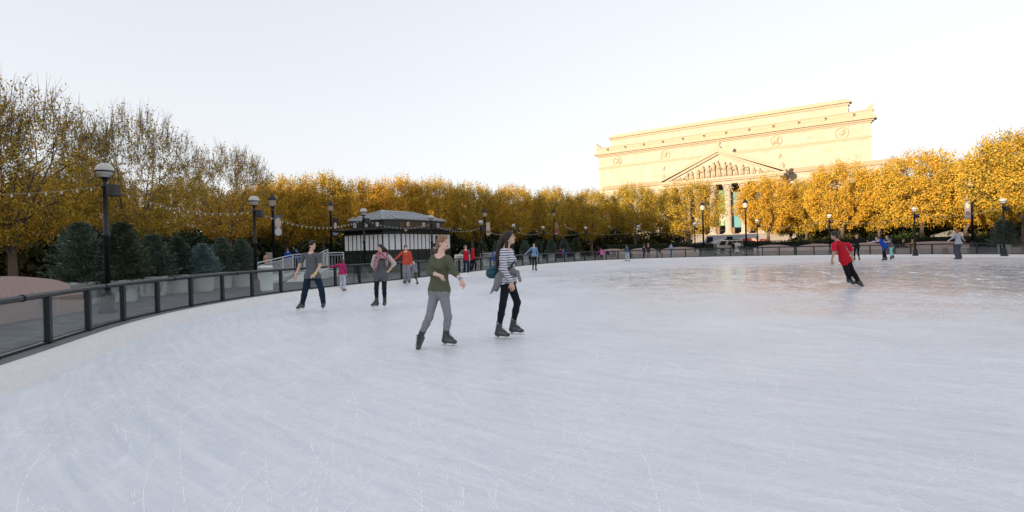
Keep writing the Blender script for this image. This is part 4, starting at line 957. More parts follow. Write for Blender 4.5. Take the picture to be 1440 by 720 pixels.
for k in range(NF):                                     # carved figures of the tympanum
    t = -1 + 2 * (k + .5) / NF; hmax = (1 - abs(t)) * (zT - 2.3 - zP) * .93 + .25; s = sA + t * (hw - 2.6); h = hmax * rg2.uniform(.8, 1) ; lean = rg2.uniform(-.3, .3); y = YP + .05
    mb = MB(); zq = zP - .6; w_ = min(.75, .28 + h * .14)
    if h > 1.3:
        mb.tube((s - .2, y, zq), (s + lean * .4 - .1, y - .1, zq + h * .5), w_ * .42, w_ * .5, n=7); mb.tube((s + .35, y, zq), (s + lean * .4 + .15, y - .1, zq + h * .5), w_ * .38, w_ * .5, n=7)
        mb.tube((s + lean * .4, y - .1, zq + h * .45), (s + lean, y - .15, zq + h * .82), w_ * .62, w_ * .68, n=8); mb.ell((s + lean * 1.1, y - .2, zq + h * .93), (w_ * .34, w_ * .34, w_ * .42))
        sg = rg2.choice((-1, 1)); mb.tube((s + lean, y - .2, zq + h * .78), (s + lean + sg * w_ * 1.3, y - .3, zq + h * rg2.uniform(.45, .8)), w_ * .24, w_ * .18, n=6)
    else:
        sg = 1 if t > 0 else -1; mb.tube((s - sg * .7, y, zq + h * .45), (s + sg * .7, y, zq + .25), w_ * .7, w_ * .4, n=7); mb.ell((s - sg * .95, y - .1, zq + h * .75), (.25, .25, .28))
    mb.build('pediment_figure', M_fig, bo)
mb = MB(); mb.lathe([(.9, zT - .2), (.7, zT + .2), (.35, zT + .5), (.55, zT + .9), (.6, zT + 1.3), (.3, zT + 1.8), (.01, zT + 2)], 12, cx=sA, cy=YP + .4); mb.build('acroterion', M_trim, bo)
for sg in (-1, 1):
    mb = MB(); s = sA + sg * (hw - .9); mb.lathe([(.8, zP - .1), (.5, zP + .5), (.65, zP + 1), (.3, zP + 1.6), (.01, zP + 1.8)], 10, cx=s, cy=YP + .4); mb.build('acroterion', M_trim, bo)
P_('entablature', M_trim, lambda q: (q.box(sA - hw + 1.2, sA + hw - 1.2, YP + .0, -3.02, zE + 1.3, zP - 1.7), q.box(sA - hw + 1.4, sA + hw - 1.4, YP + .2, -3.02, zE, zE + 1.3)))
ZS = FP(1024, 329, YP)[1]; sCol = FP(1024, 290, YP + 1.1)[0]; print('stairs top', ZS, 'col s', sCol)
pitch = (2 * hw - 4.2) / 7; c0 = sA - hw + 2.1; kbest = round((sCol - c0) / pitch); c0 = sCol - kbest * pitch
cols = [c0 + k * pitch for k in range(-1, 9) if sA - hw + 1.5 < c0 + k * pitch < sA + hw - 1.5]
M_colm = mat('column_stone', (.34, .29, .24), .8, var=.08, vscale=2)
for s in cols:
    mb = MB(); r0, r1 = .86, .74; prof = []
    n = 40; vs = []
    zs = [ZS + .6 + (zE - 2.0 - ZS - .6) * t for t in (0, .33, .66, 1)]
    for j, z in enumerate(zs):
        rr = r0 + (r1 - r0) * j / 3
        for i in range(n): t = 2 * math.pi * i / n; q = rr * (1 if i % 2 else .93); vs.append((s + q * math.cos(t), YP + 1.1 + q * math.sin(t), z))
    mb.add(vs, [(a * n + i, a * n + (i + 1) % n, (a + 1) * n + (i + 1) % n, (a + 1) * n + i) for a in range(3) for i in range(n)])
    cl = mb.build('column', M_colm, bo)
    mb = MB(); mb.box(s - 1.15, s + 1.15, YP - .05, YP + 2.25, ZS, ZS + .25); mb.lathe([(1.1, ZS + .25), (1.12, ZS + .4), (.92, ZS + .5), (.9, ZS + .6)], 24, cx=s, cy=YP + 1.1); mb.build('base', M_colm, cl)
    mb = MB(); z = zE - 2.0; mb.lathe([(.76, z), (.82, z + .4), (.95, z + 1.1), (1.2, z + 1.6)], 20, cx=s, cy=YP + 1.1)
    for row in range(2):
        for i in range(8):
            t = 2 * math.pi * (i + .5 * row) / 8; c, s3 = math.cos(t), math.sin(t); rr = .86 + .12 * row
            mb.ell((s + rr * c, YP + 1.1 + rr * s3, z + .35 + row * .6), (.2, .2, .34)); mb.ell((s + (rr + .17) * c, YP + 1.1 + (rr + .17) * s3, z + .62 + row * .6), (.14, .14, .1))
    for a in (-1, 1):
        for b2 in (-1, 1): mb.ell((s + a * .95, YP + 1.1 + b2 * .95, z + 1.55), (.26, .26, .26))
    mb.box(s - 1.25, s + 1.25, YP - .12, YP + 2.3, z + 1.75, z + 2.0); mb.build('capital', M_colm, cl)
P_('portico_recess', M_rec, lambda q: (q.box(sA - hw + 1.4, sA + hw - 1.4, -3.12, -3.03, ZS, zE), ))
for k in range(len(cols) - 1):
    s = (cols[k] + cols[k + 1]) / 2
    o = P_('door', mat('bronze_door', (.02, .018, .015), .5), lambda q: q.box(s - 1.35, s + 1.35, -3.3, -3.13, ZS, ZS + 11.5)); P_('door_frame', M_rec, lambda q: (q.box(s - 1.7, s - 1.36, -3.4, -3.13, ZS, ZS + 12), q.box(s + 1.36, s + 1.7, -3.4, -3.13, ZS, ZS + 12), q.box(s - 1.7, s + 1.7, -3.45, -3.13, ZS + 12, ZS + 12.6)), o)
P_('podium', mat('podium_shade_stone', (.24, .20, .17), .85), lambda q: (q.box(sA - hw - 1, sA + hw + 1, YP - 1.2, -3.02, 0, ZS), q.box(-8, sE, -6, -3.02, 0, ZS - .6)))  # tree shade is put into the darker podium colour
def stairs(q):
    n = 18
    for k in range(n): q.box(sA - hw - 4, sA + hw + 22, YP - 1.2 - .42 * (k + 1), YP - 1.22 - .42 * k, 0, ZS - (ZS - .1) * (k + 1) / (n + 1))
P_('stairs', mat('stair_shade_stone', (.19, .165, .145), .85, var=.1, vscale=1.2), stairs)  # steps coloured dark, standing in for the shade of the trees
# banners between columns
def bigban(pxa, pxb, pya, pyb, col, lab, blob):
    yb = YP + 2.6; a, z1 = FP(pxa, pya, yb); b2, _ = FP(pxb, pya, yb); _, z0 = FP(pxa, pyb, yb); s0, s1 = a, b2
    org = B0 + bt_ * ((s0 + s1) / 2) + bn * yb + Vector((0, 0, z0))
    mb = MB(); w_, h_ = (s1 - s0), z1 - z0; mb.box(-w_ / 2, w_ / 2, -.03, .03, 0, h_); o = mb.build('hanging_banner', mat('banner_cloth_%s' % col[1], col, .8, var=.1), None, org); o.rotation_euler = (0, 0, bang); tag(o, lab, 'banner')
    mb = MB(); mb.tube((-w_ / 2 - .1, 0, h_), (w_ / 2 + .1, 0, h_), .06, n=6); mb.build('pole', M_dark, o)
    if blob:
        M_pr = mat('banner_print', (.45, .47, .43), .8)
        mb = MB(); pts = [(-.05, .02), (.25, .03), (.20, .06), (.22, .10), (.38, .13), (.40, .19), (.44, .24), (.42, .29), (.30, .325), (.10, .34), (-.02, .325), (-.10, .29), (-.16, .27), (-.10, .25), (-.13, .22), (-.08, .20), (-.12, .17), (-.02, .15), (.04, .11), (.0, .06)]
        mb.add([(x * w_, -.045, z * h_) for x, z in pts] + [(x * w_, -.031, z * h_) for x, z in pts], [list(range(len(pts)))]); mb.build('printed_head', M_pr, o)
        mb = MB()
        rgx = random.Random(3)
        for z in (.95, .925, .88, .865, .85): mb.box(-.38 * w_, rgx.uniform(.1, .4) * w_, -.045, -.031, z * h_, (z + .008) * h_)
        mb.build('printed_lines', M_pr, o)
bigban(1005.5, 1020.3, 268, 318, (.10, .20, .075), 'green vertical banner with a pale head, hanging between stone columns', True)
bigban(1029, 1041, 270, 320, (.10, .24, .26), 'teal vertical banner just right of the visible column', False)

# ------------------------------------------------------------ unseen museum block added behind to the left, shaped so its shadow covers the rink
pv = Vector((SUN_V.x, SUN_V.y, 0)); qv = Vector((SUN_V.y, -SUN_V.x, 0))    # qv points to the photo's left
if qv.x > 0: qv = -qv
mus = empty('unseen_shade_museum', pv * 120, math.atan2(qv.y, qv.x), label='unseen long stone museum block added behind the camera to shade the rink from the low sun', cat='building')
def musbox(q0, q1, h, name): 
    mb = MB(); mb.box(q0, q1, -25, 0, 0, h); mb.box(q0 - .5, q1 + .5, -25.5, .5, h, h + .8); o = mb.build(name, M_lime, mus); return o
SHADOWS = [(-60, 32, 18.6), (32, 43.5, 20.9), (43.5, 110, 18.6)]  # wing heights shaped to set how high the shade reaches on the trees
for a, b2, h in SHADOWS: musbox(a, b2, h, 'wing')
wq = MB()
for k in range(30): wq.box(-55 + k * 5.4, -53 + k * 5.4, -.05, .06, 3, 7); wq.box(-55 + k * 5.4, -53 + k * 5.4, -.05, .06, 9.5, 13.5)
# ------------------------------------------------------------ street behind the trees, and vehicles
M_asph = mat('asphalt', (.05, .05, .052), .85, var=.2, vscale=2)
mb = MB(); A_ = B0 + bt_ * -90 - bn * 52; 
vs = [B0 + bt_ * s - bn * y + Vector((0, 0, .12)) for s, y in ((-90, 56), (140, 56), (140, 36), (-90, 36))]; mb.add(vs, [(0, 1, 2, 3)]); tag(mb.build('street', M_asph), kind='structure')
mb = MB()
for y0, y1 in ((36, 34),): mb.add([B0 + bt_ * s - bn * y + Vector((0, 0, z)) for z in (.05, .26) for s, y in ((-90, y0), (140, y0), (140, 24), (-90, 24))], [(4, 5, 6, 7), (0, 1, 5, 4)])
tag(mb.build('pavement', M_conc), kind='structure')

def wheel(parent, x, y, r, w_, mt):
    mb = MB(); M = Matrix.Translation((x, y, r)) @ Matrix.Rotation(R(90), 4, 'X')
    pr = [(r * .62, -w_ / 2), (r * .93, -w_ / 2), (r, -w_ * .35), (r, w_ * .35), (r * .93, w_ / 2), (r * .62, w_ / 2)]
    t = MB(); t.lathe(pr, 24); t.v = [tuple(M @ Vector(p)) for p in t.v]; o = t.build('wheel', mat('tyre', (.02, .02, .02), .8), parent)
    t = MB(); t.lathe([(.01, -w_ * .3), (r * .3, -w_ * .38), (r * .62, -w_ * .3), (r * .62, w_ * .3), (r * .3, w_ * .38), (.01, w_ * .3)], 16); t.v = [tuple(M @ Vector(p)) for p in t.v]; t.build('rim', mat('rim_grey', (.35, .36, .37), .4, metal=.7), o)
def extr(prof, y0, y1, mb=None, m=0, taper=0):
    mb = mb or MB(); n = len(prof); zt = max(p[1] for p in prof)
    vs = [(x, y0 + (taper if z > 1.05 else 0), z) for x, z in prof] + [(x, y1 - (taper if z > 1.05 else 0), z) for x, z in prof]
    mb.add(vs, [list(range(n)), [n + i for i in range(n - 1, -1, -1)]] + [(i, n + i, n + (i + 1) % n, (i + 1) % n) for i in range(n)], m); return mb
M_wpaint = mat('vehicle_white', (.42, .43, .44), .3, coat=.5); M_wind = mat('dark_window', (.015, .02, .025), .08)
p = Gp(1023, 359.2, .15)
jp = empty('utility_vehicle', (p.x, 58, .15), R(12), label='boxy white off-road vehicle parked between the two dark benches', cat='vehicle'); jp.location.x = Xat(1022, 58, 1)
jp.scale = (.86, .86, .86)
prof = [(-1.9, .45), (-1.95, .85), (-1.85, 1.02), (-.75, 1.08), (-.62, 1.12), (1.85, 1.12), (1.95, .9), (1.95, .45), (1.45, .42), (1.35, .8), (.75, .8), (.65, .42), (-.75, .42), (-.85, .8), (-1.45, .8), (-1.55, .42)]
extr(prof, -.82, .82).build('body', M_wpaint, jp)
extr([(-.70, 1.10), (-.35, 1.74), (-.2, 1.80), (1.7, 1.80), (1.82, 1.70), (1.88, 1.10)], -.78, .78, taper=.06).build('cab', M_wpaint, jp)
mb = MB(); mb.add([(-.665, -.64, 1.16), (-.665, .64, 1.16), (-.40, .6, 1.68), (-.40, -.6, 1.68)], [(0, 3, 2, 1)]); mb.v = [(x - .02, y, z) for x, y, z in mb.v]; mb.build('windscreen', M_wind, jp)
for a, b2 in ((-.45, .25), (.35, .95), (1.05, 1.7)):
    for s in (-1, 1): mb = MB(); mb.add([(a, s * .79, 1.16), (b2, s * .79, 1.16), (b2, s * .735, 1.66), (a + (.26 if a < 0 else 0), s * .735, 1.66)], [(0, 1, 2, 3)]); mb.build('side_window', M_wind, jp)
for x in (-1.15, 1.05):
    for s in (-.74, .74): wheel(jp, x, s, .38, .22, None)
for s in (-.62, .62): mb = MB(); mb.ell((-1.92, s, .82), (.05, .12, .12)); mb.build('headlight', mat('lamp_clear', (.7, .7, .66), .1), jp)
mb = MB(); mb.box(-1.99, -1.9, -.4, .4, .6, .95); mb.box(-2.05, -1.92, -.8, .8, .38, .5); mb.build('grille', M_black, jp)
mb = MB(); mb.box(-.1, 1.6, -.6, .6, 1.83, 1.9); mb.build('roof_rack', M_black, jp)
# small trailer or cart box to its left
p = Gp(1000, 358, .15); t = empty('metal_cart', (Xat(1000.5, 57, 1), 57, .15), R(8), label='grey metal cart with shelves left of the white vehicle', cat='cart')
mb = MB(); mb.bbox(-.42, .42, -.4, .4, .25, 1.15, .02); mb.build('box', mat('cart_grey', (.12, .14, .15), .4, metal=.5), t)
for z in (.45, .7, .95): mb = MB(); mb.box(-.38, .38, -.43, -.4, z, z + .03); mb.build('shelf', M_galv, t)
mb = MB(); mb.box(-.55, .6, -.5, .5, .17, .25); mb.build('bed', M_conc, t)
for x in (-.35, .35):
    for s in (-.42, .42): wheel(t, x, s, .12, .08, None)
# white sign board
sg = empty('sign_board', (Xat(1037, 55.5, 1), 55.5, .15), R(4), label='white upright notice board with a dark letter A beside the white vehicle', cat='sign')
mb = MB(); mb.box(-.36, .36, -.02, .02, .22, 1.22); mb.build('board', M_white, sg)
mb = MB(); mb.box(-.06, -.03, -.026, -.02, .72, 1.02, M=Matrix.Rotation(R(9), 4, 'Y') @ Matrix.Translation((-.1, 0, 0))); mb.box(.03, .06, -.026, -.02, .72, 1.02, M=Matrix.Rotation(R(-9), 4, 'Y') @ Matrix.Translation((.1, 0, 0))); mb.box(-.07, .07, -.026, -.02, .80, .84)
mb.build('letter', M_black, sg)
mb = MB(); mb.box(-.36, -.32, -.03, .03, 0, .22); mb.box(.32, .36, -.03, .03, 0, .22); mb.box(-.36, -.32, -.25, .25, 0, .04); mb.box(.32, .36, -.25, .25, 0, .04); mb.build('stand', M_iron, sg)
# vans and cars on the street
def car(px, d, rz, L, H, col, lab, van=False, name='parked_car'):
    o = empty(name, (Xat(px, d, 1), d, .12), rz, label=lab, cat='van' if van else 'car'); m_ = mat('paint_' + name + str(int(col[0] * 100)), col, .3, coat=.6)
    h = L / 2
    if van:
        prof = [(-h, .35), (-h, 1.0), (-h + .35, 1.15), (-h + .9, H - .1), (-h + 1.2, H), (h - .08, H), (h, H - .1), (h, .35), (h - .6, .35), (h - .7, .7), (h - 1.3, .7), (h - 1.4, .35), (-h + 1.5, .35), (-h + 1.4, .7), (-h + .8, .7), (-h + .7, .35)]
    else:
        prof = [(-h, .3), (-h, .68), (-h + .15, .8), (-h + 1.1, .92), (-h + 1.85, H), (h - 1.5, H), (h - .65, .98), (h - .05, .9), (h, .35), (h - .6, .3), (h - .7, .62), (h - 1.25, .62), (h - 1.35, .3), (-h + 1.5, .3), (-h + 1.4, .62), (-h + .8, .62), (-h + .7, .3)]
    extr(prof, -.9, .9, taper=.12).build('body', m_, o)
    for s in (-1, 1):
        mb = MB(); y = s * (.785 if not van else .785)
        if van: mb.add([(-h + .75, y, 1.2), (-h + 1.9, y, 1.2), (-h + 1.9, y, H - .25), (-h + 1.05, y, H - .25)], [(0, 1, 2, 3)])
        else: mb.add([(-h + 1.45, s * .905, .98), (h - .95, s * .905, 1.0), (h - 1.55, y, H - .08), (-h + 1.95, y, H - .08)], [(0, 1, 2, 3)])
        mb.build('side_window', M_wind, o)
        for x in (-h + 1.1, h - 1.0): wheel(o, x, s * .8, .33, .2, None)
        mb = MB(); mb.ell((-h + .02, s * .6, .7), (.06, .16, .09)); mb.build('headlight', mat('lamp_clear', (.7, .7, .66), .1), o)
    return o
car(1012, 82, bang, 5.4, 2.5, (.38, .40, .43), 'white van on the street behind the boxy white vehicle, left one', True, 'white_van')
car(1040, 80, bang, 5.4, 2.5, (.38, .41, .45), 'pale van on the street behind the notice board', True, 'white_van')
car(1052, 74, bang, 4.6, 1.85, (.5, .02, .02), 'red car on the street right of the parked white vehicle, left one')
car(1074, 73, bang, 4.4, 1.7, (.5, .02, .02), 'red car on the street seen over the hedge, right one')
car(988, 84, bang, 4.4, 1.6, (.6, .62, .64), 'white car on the street left of the boxy white vehicle')
for i, (px, d, lb) in enumerate([(987, 54, 'dark slatted bench left of the parked white vehicle'), (1051, 52, 'dark slatted bench right of the parked white vehicle')]):
    if i == 0:
        o = empty('slatted_bench', (Xat(px, d, .5), d, .15), R(5)); first = o
        mb = MB()
        for k in range(5): mb.box(-.75, .75, -.25 + k * .1, -.17 + k * .1, .42, .45)
        mb.build('seat', M_green, o); mb = MB()
        for k in range(4): mb.box(-.75, .75, .27 + k * .02, .29 + k * .02, .5 + k * .11, .59 + k * .11)
        mb.build('backrest', M_green, o)
        for x in (-.68, .6): mb = MB(); mb.box(x, x + .08, -.25, -.18, 0, .42); mb.box(x, x + .08, .22, .3, 0, .5); mb.box(x, x + .08, -.25, .3, .36, .42); mb.build('leg', M_iron, o)
    else: o = copy_tree(first); o.location = (Xat(px, d, .5), d, .15)
    tag(o, lb, 'bench', 'dark slatted benches beside the parked vehicle')
# parasol at the right
pa_ = empty('market_parasol', (Xat(1338, 47, 2), 47, .1), 0, label='open pale parasol among the trees behind the grey-topped skater', cat='parasol')
mb = MB(); mb.tube((0, 0, 0), (0, 0, 1.9), .03); mb.build('pole', M_iron, pa_); mb = MB(); mb.lathe([(1.5, 1.35), (1.5, 1.5), (.8, 1.72), (.02, 1.95)], 8, smooth=False); mb.build('canopy', mat('canopy_cloth', (.6, .58, .55), .8), pa_); mb = MB(); mb.lathe([(.25, 0), (.25, .06), (.05, .1)], 12); mb.build('base', M_iron, pa_)

# ------------------------------------------------------------ white ramp railing left of the kiosk
def railing(p0, p1, z0a, z0b, lab, h=.95, npick=None, name='white_railing'):
    p0, p1 = Vector(p0), Vector(p1); L = (p1 - p0).length; t = (p1 - p0) / L
    o = empty(name, (p0.x, p0.y, .15), math.atan2(t.y, t.x), label=lab, cat='railing', group='white metal railings by the kiosk')
    def zz(x): return z0a + (z0b - z0a) * x / L
    mb = MB(); mb.tube((0, 0, zz(0) + h), (L, 0, zz(L) + h), .028, n=6); mb.build('handrail', M_galv, o)
    mb = MB(); mb.tube((0, 0, zz(0) + h - .12), (L, 0, zz(L) + h - .12), .018, n=6); mb.tube((0, 0, zz(0) + .10), (L, 0, zz(L) + .10), .018, n=6); mb.build('cross_bars', M_galv, o)
    n = max(2, int(L / .13)); mb = MB()
    for k in range(1, n): x = L * k / n; mb.box(x - .008, x + .008, -.008, .008, zz(x) + .1, zz(x) + h - .12)
    mb.build('bars', M_galv, o)
    m_ = max(1, int(round(L / 1.6)))
    for k in range(m_ + 1): x = L * k / m_; mb = MB(); mb.box(x - .03, x + .03, -.03, .03, 0, zz(x) + h); mb.build('post', M_galv, o)
    if z0a + z0b > .1:
        mb = MB(); mb.add([(0, -.02, 0), (L, -.02, 0), (L, -.02, zz(L)), (0, -.02, zz(0)), (0, .9, 0), (L, .9, 0), (L, .9, zz(L)), (0, .9, zz(0))], [(0, 1, 2, 3), (3, 2, 6, 7), (1, 5, 6, 2)]); mb.build('ramp', M_conc, o)
railing((Xat(362, 20.5, 1), 20.5, 0), (Xat(412, 26, 1), 26, 0), .0, .28, 'sloping white ramp railing left of the man in the grey T-shirt')
railing((Xat(412, 26, 1), 26, 0), (Xat(446, 27, 1), 27, 0), .28, .33, 'level white railing behind the man in the grey T-shirt')
railing((Xat(455, 27, 1), 27, 0), (Xat(483, 27.5, 1), 27.5, 0), .33, .33, 'level white railing between the man in grey and the kiosk')
railing((Xat(428, 23.5, 1), 23.5, 0), (Xat(461, 26.5, 1), 26.5, 0), .0, .5, 'short steep white stair railing right of the man in grey')
railing((Xat(640, 32, 1), 32, 0), (Xat(664, 34, 1), 34, 0), .0, .0, 'white railing just right of the kiosk')
railing((Xat(676, 36, 1), 36, 0), (Xat(722, 42, 1), 42, 0), .0, .0, 'pale railing behind the boy in the blue hood')
o = empty('notice_sign', (Xat(646, 31.5, 1), 31.5, .15), .2, label='small white notice fixed low beside the right end of the kiosk', cat='sign')
mb = MB(); mb.box(-.3, .3, -.01, .01, .6, .95); mb.build('board', M_white, o); mb = MB(); mb.box(-.22, .2, -.016, -.01, .84, .87); mb.box(-.22, .14, -.016, -.01, .77, .80); mb.box(-.22, .17, -.016, -.01, .70, .73); mb.build('lettering', M_black, o); mb = MB(); mb.tube((0, .02, 0), (0, .02, .9), .02); mb.build('post', M_iron, o)
o = empty('information_sign', (Xat(380, 30, 1), 30, .15), 0, label='small beige sign on a post beyond the white ramp railing', cat='sign')
mb = MB(); mb.box(-.13, .13, -.01, .01, 1.05, 1.40); mb.build('board', mat('beige_board', (.35, .32, .27), .6), o); mb = MB(); mb.tube((0, .03, 0), (0, .03, 1.2), .02); mb.build('post', M_iron, o)
# far street lamp posts seen between trunks
# ------------------------------------------------------------ people: smooth-union distance fields turned into one continuous mesh
def cap(a, b, ra, rb, m, k=.02, st=None, neg=False): return dict(t='c', a=np.array(a, float), b=np.array(b, float), ra=ra, rb=rb, m=m, k=k, st=st, neg=neg)
def elp(c, r, m, k=.02, Rm=None, neg=False): return dict(t='e', a=np.array(c, float), r=np.array(r, float), m=m, k=k, Rm=Rm, neg=neg)
def dist(pr, P):
    if pr['t'] == 'c':
        a, b = pr['a'], pr['b']; d = P - a; ab = b - a
        if pr['st'] is not None:
            ax, f = pr['st']; ax = ax / np.linalg.norm(ax)
            d = d - (d @ ax)[..., None] * ax * (1 - 1 / f); ab = ab - (ab @ ax) * ax * (1 - 1 / f)
        L2 = ab @ ab + 1e-9; t = np.clip((d @ ab) / L2, 0, 1)
        return np.linalg.norm(d - t[..., None] * ab, axis=-1) - (pr['ra'] + (pr['rb'] - pr['ra']) * t)
    d = P - pr['a']
    if pr['Rm'] is not None: d = d @ pr['Rm']
    k0 = np.linalg.norm(d / pr['r'], axis=-1); k1 = np.linalg.norm(d / pr['r'] ** 2, axis=-1) + 1e-9
    return k0 * (k0 - 1) / k1
def bound(pr):
    if pr['t'] == 'c':
        r = max(pr['ra'], pr['rb']) * (pr['st'][1] if pr['st'] is not None else 1); return np.minimum(pr['a'], pr['b']) - r, np.maximum(pr['a'], pr['b']) + r
    r = pr['r'].max(); return pr['a'] - r, pr['a'] + r
QV = None
def sdfmesh(name, prims, res, mats, parent, post=None):
    lo = np.min([bound(p)[0] for p in prims if not p['neg']], 0) - 3 * res; hi = np.max([bound(p)[1] for p in prims if not p['neg']], 0) + 3 * res
    n = np.ceil((hi - lo) / res).astype(int) + 1; D = np.full(n, 1.0, np.float32)
    for p in prims:
        a, b = bound(p); mg = p['k'] + 2.5 * res
        i0 = np.clip(np.floor((a - mg - lo) / res).astype(int), 0, n); i1 = np.clip(np.ceil((b + mg - lo) / res).astype(int) + 1, 0, n)
        if (i1 <= i0).any(): continue
        g = np.stack(np.meshgrid(*[lo[j] + np.arange(i0[j], i1[j]) * res for j in range(3)], indexing='ij'), -1)
        d = dist(p, g); sl = tuple(slice(i0[j], i1[j]) for j in range(3)); c = D[sl]; k = max(p['k'], 1e-4)
        if p['neg']: D[sl] = np.maximum(c, -d)
        else:
            h = np.maximum(k - np.abs(c - d), 0) / k; D[sl] = np.minimum(c, d) - h * h * k * .25
    S = D < 0
    c8 = [S[x:n[0] - 1 + x, y:n[1] - 1 + y, z:n[2] - 1 + z] for x in (0, 1) for y in (0, 1) for z in (0, 1)]
    cnt = sum(c.astype(np.int8) for c in c8); act = (cnt > 0) & (cnt < 8); idx = np.argwhere(act); vid = np.full(act.shape, -1, np.int64); vid[tuple(idx.T)] = np.arange(len(idx))
    acc = np.zeros((len(idx), 3)); w_ = np.zeros(len(idx)); corners = np.array([(x, y, z) for x in (0, 1) for y in (0, 1) for z in (0, 1)])
    vals = np.stack([D[tuple((idx + c).T)] for c in corners], 1)
    for i in range(8):
        for j in range(i + 1, 8):
            if np.abs(corners[i] - corners[j]).sum() != 1: continue
            a, b = vals[:, i], vals[:, j]; mk = (a < 0) != (b < 0); t = np.where(mk, a / np.where(mk, a - b, 1), 0)
            acc += np.where(mk[:, None], corners[i] + t[:, None] * (corners[j] - corners[i]), 0); w_ += mk
    V = lo + (idx + acc / w_[:, None]) * res; Q = []
    for ax in range(3):
        o = [(1, 2), (2, 0), (0, 1)][ax]; s0 = S[tuple(slice(0, n[j] - 1) if j == ax else slice(1, n[j] - 1) for j in range(3))]; s1 = S[tuple(slice(1, n[j]) if j == ax else slice(1, n[j] - 1) for j in range(3))]
        e = np.argwhere(s0 != s1); 
        if not len(e): continue
        fl = s0[tuple(e.T)]; e = e.copy(); 
        for j in range(3):
            if j != ax: e[:, j] += 1
        u = np.zeros(3, int); v = np.zeros(3, int); u[o[0]] = 1; v[o[1]] = 1
        q = np.stack([vid[tuple((e - u - v).T)], vid[tuple((e - v).T)], vid[tuple(e.T)], vid[tuple((e - u).T)]], 1); q[~fl] = q[~fl][:, ::-1]; Q.append(q)
    Q = np.concatenate(Q); 
    # one light smoothing pass along edges
    for _ in range(1):
        A = np.zeros_like(V); W = np.zeros(len(V))
        for a, b in ((0, 1), (1, 2), (2, 3), (3, 0)):
            np.add.at(A, Q[:, a], V[Q[:, b]]); np.add.at(W, Q[:, a], 1); np.add.at(A, Q[:, b], V[Q[:, a]]); np.add.at(W, Q[:, b], 1)
        V = V * .55 + (A / np.maximum(W, 1)[:, None]) * .45
    cen = V[Q].mean(1); best = np.full(len(cen), 9.0); mi = np.zeros(len(cen), int)
    for p in prims:
        if p['neg']: continue
        d = dist(p, cen) - p.get('pri', 0); u = d < best; best[u] = d[u]; mi[u] = p['m']
    if post: mi = post(cen, mi)
    return link(name, npmesh(name, V, Q, mats, mi, smooth=True), parent)

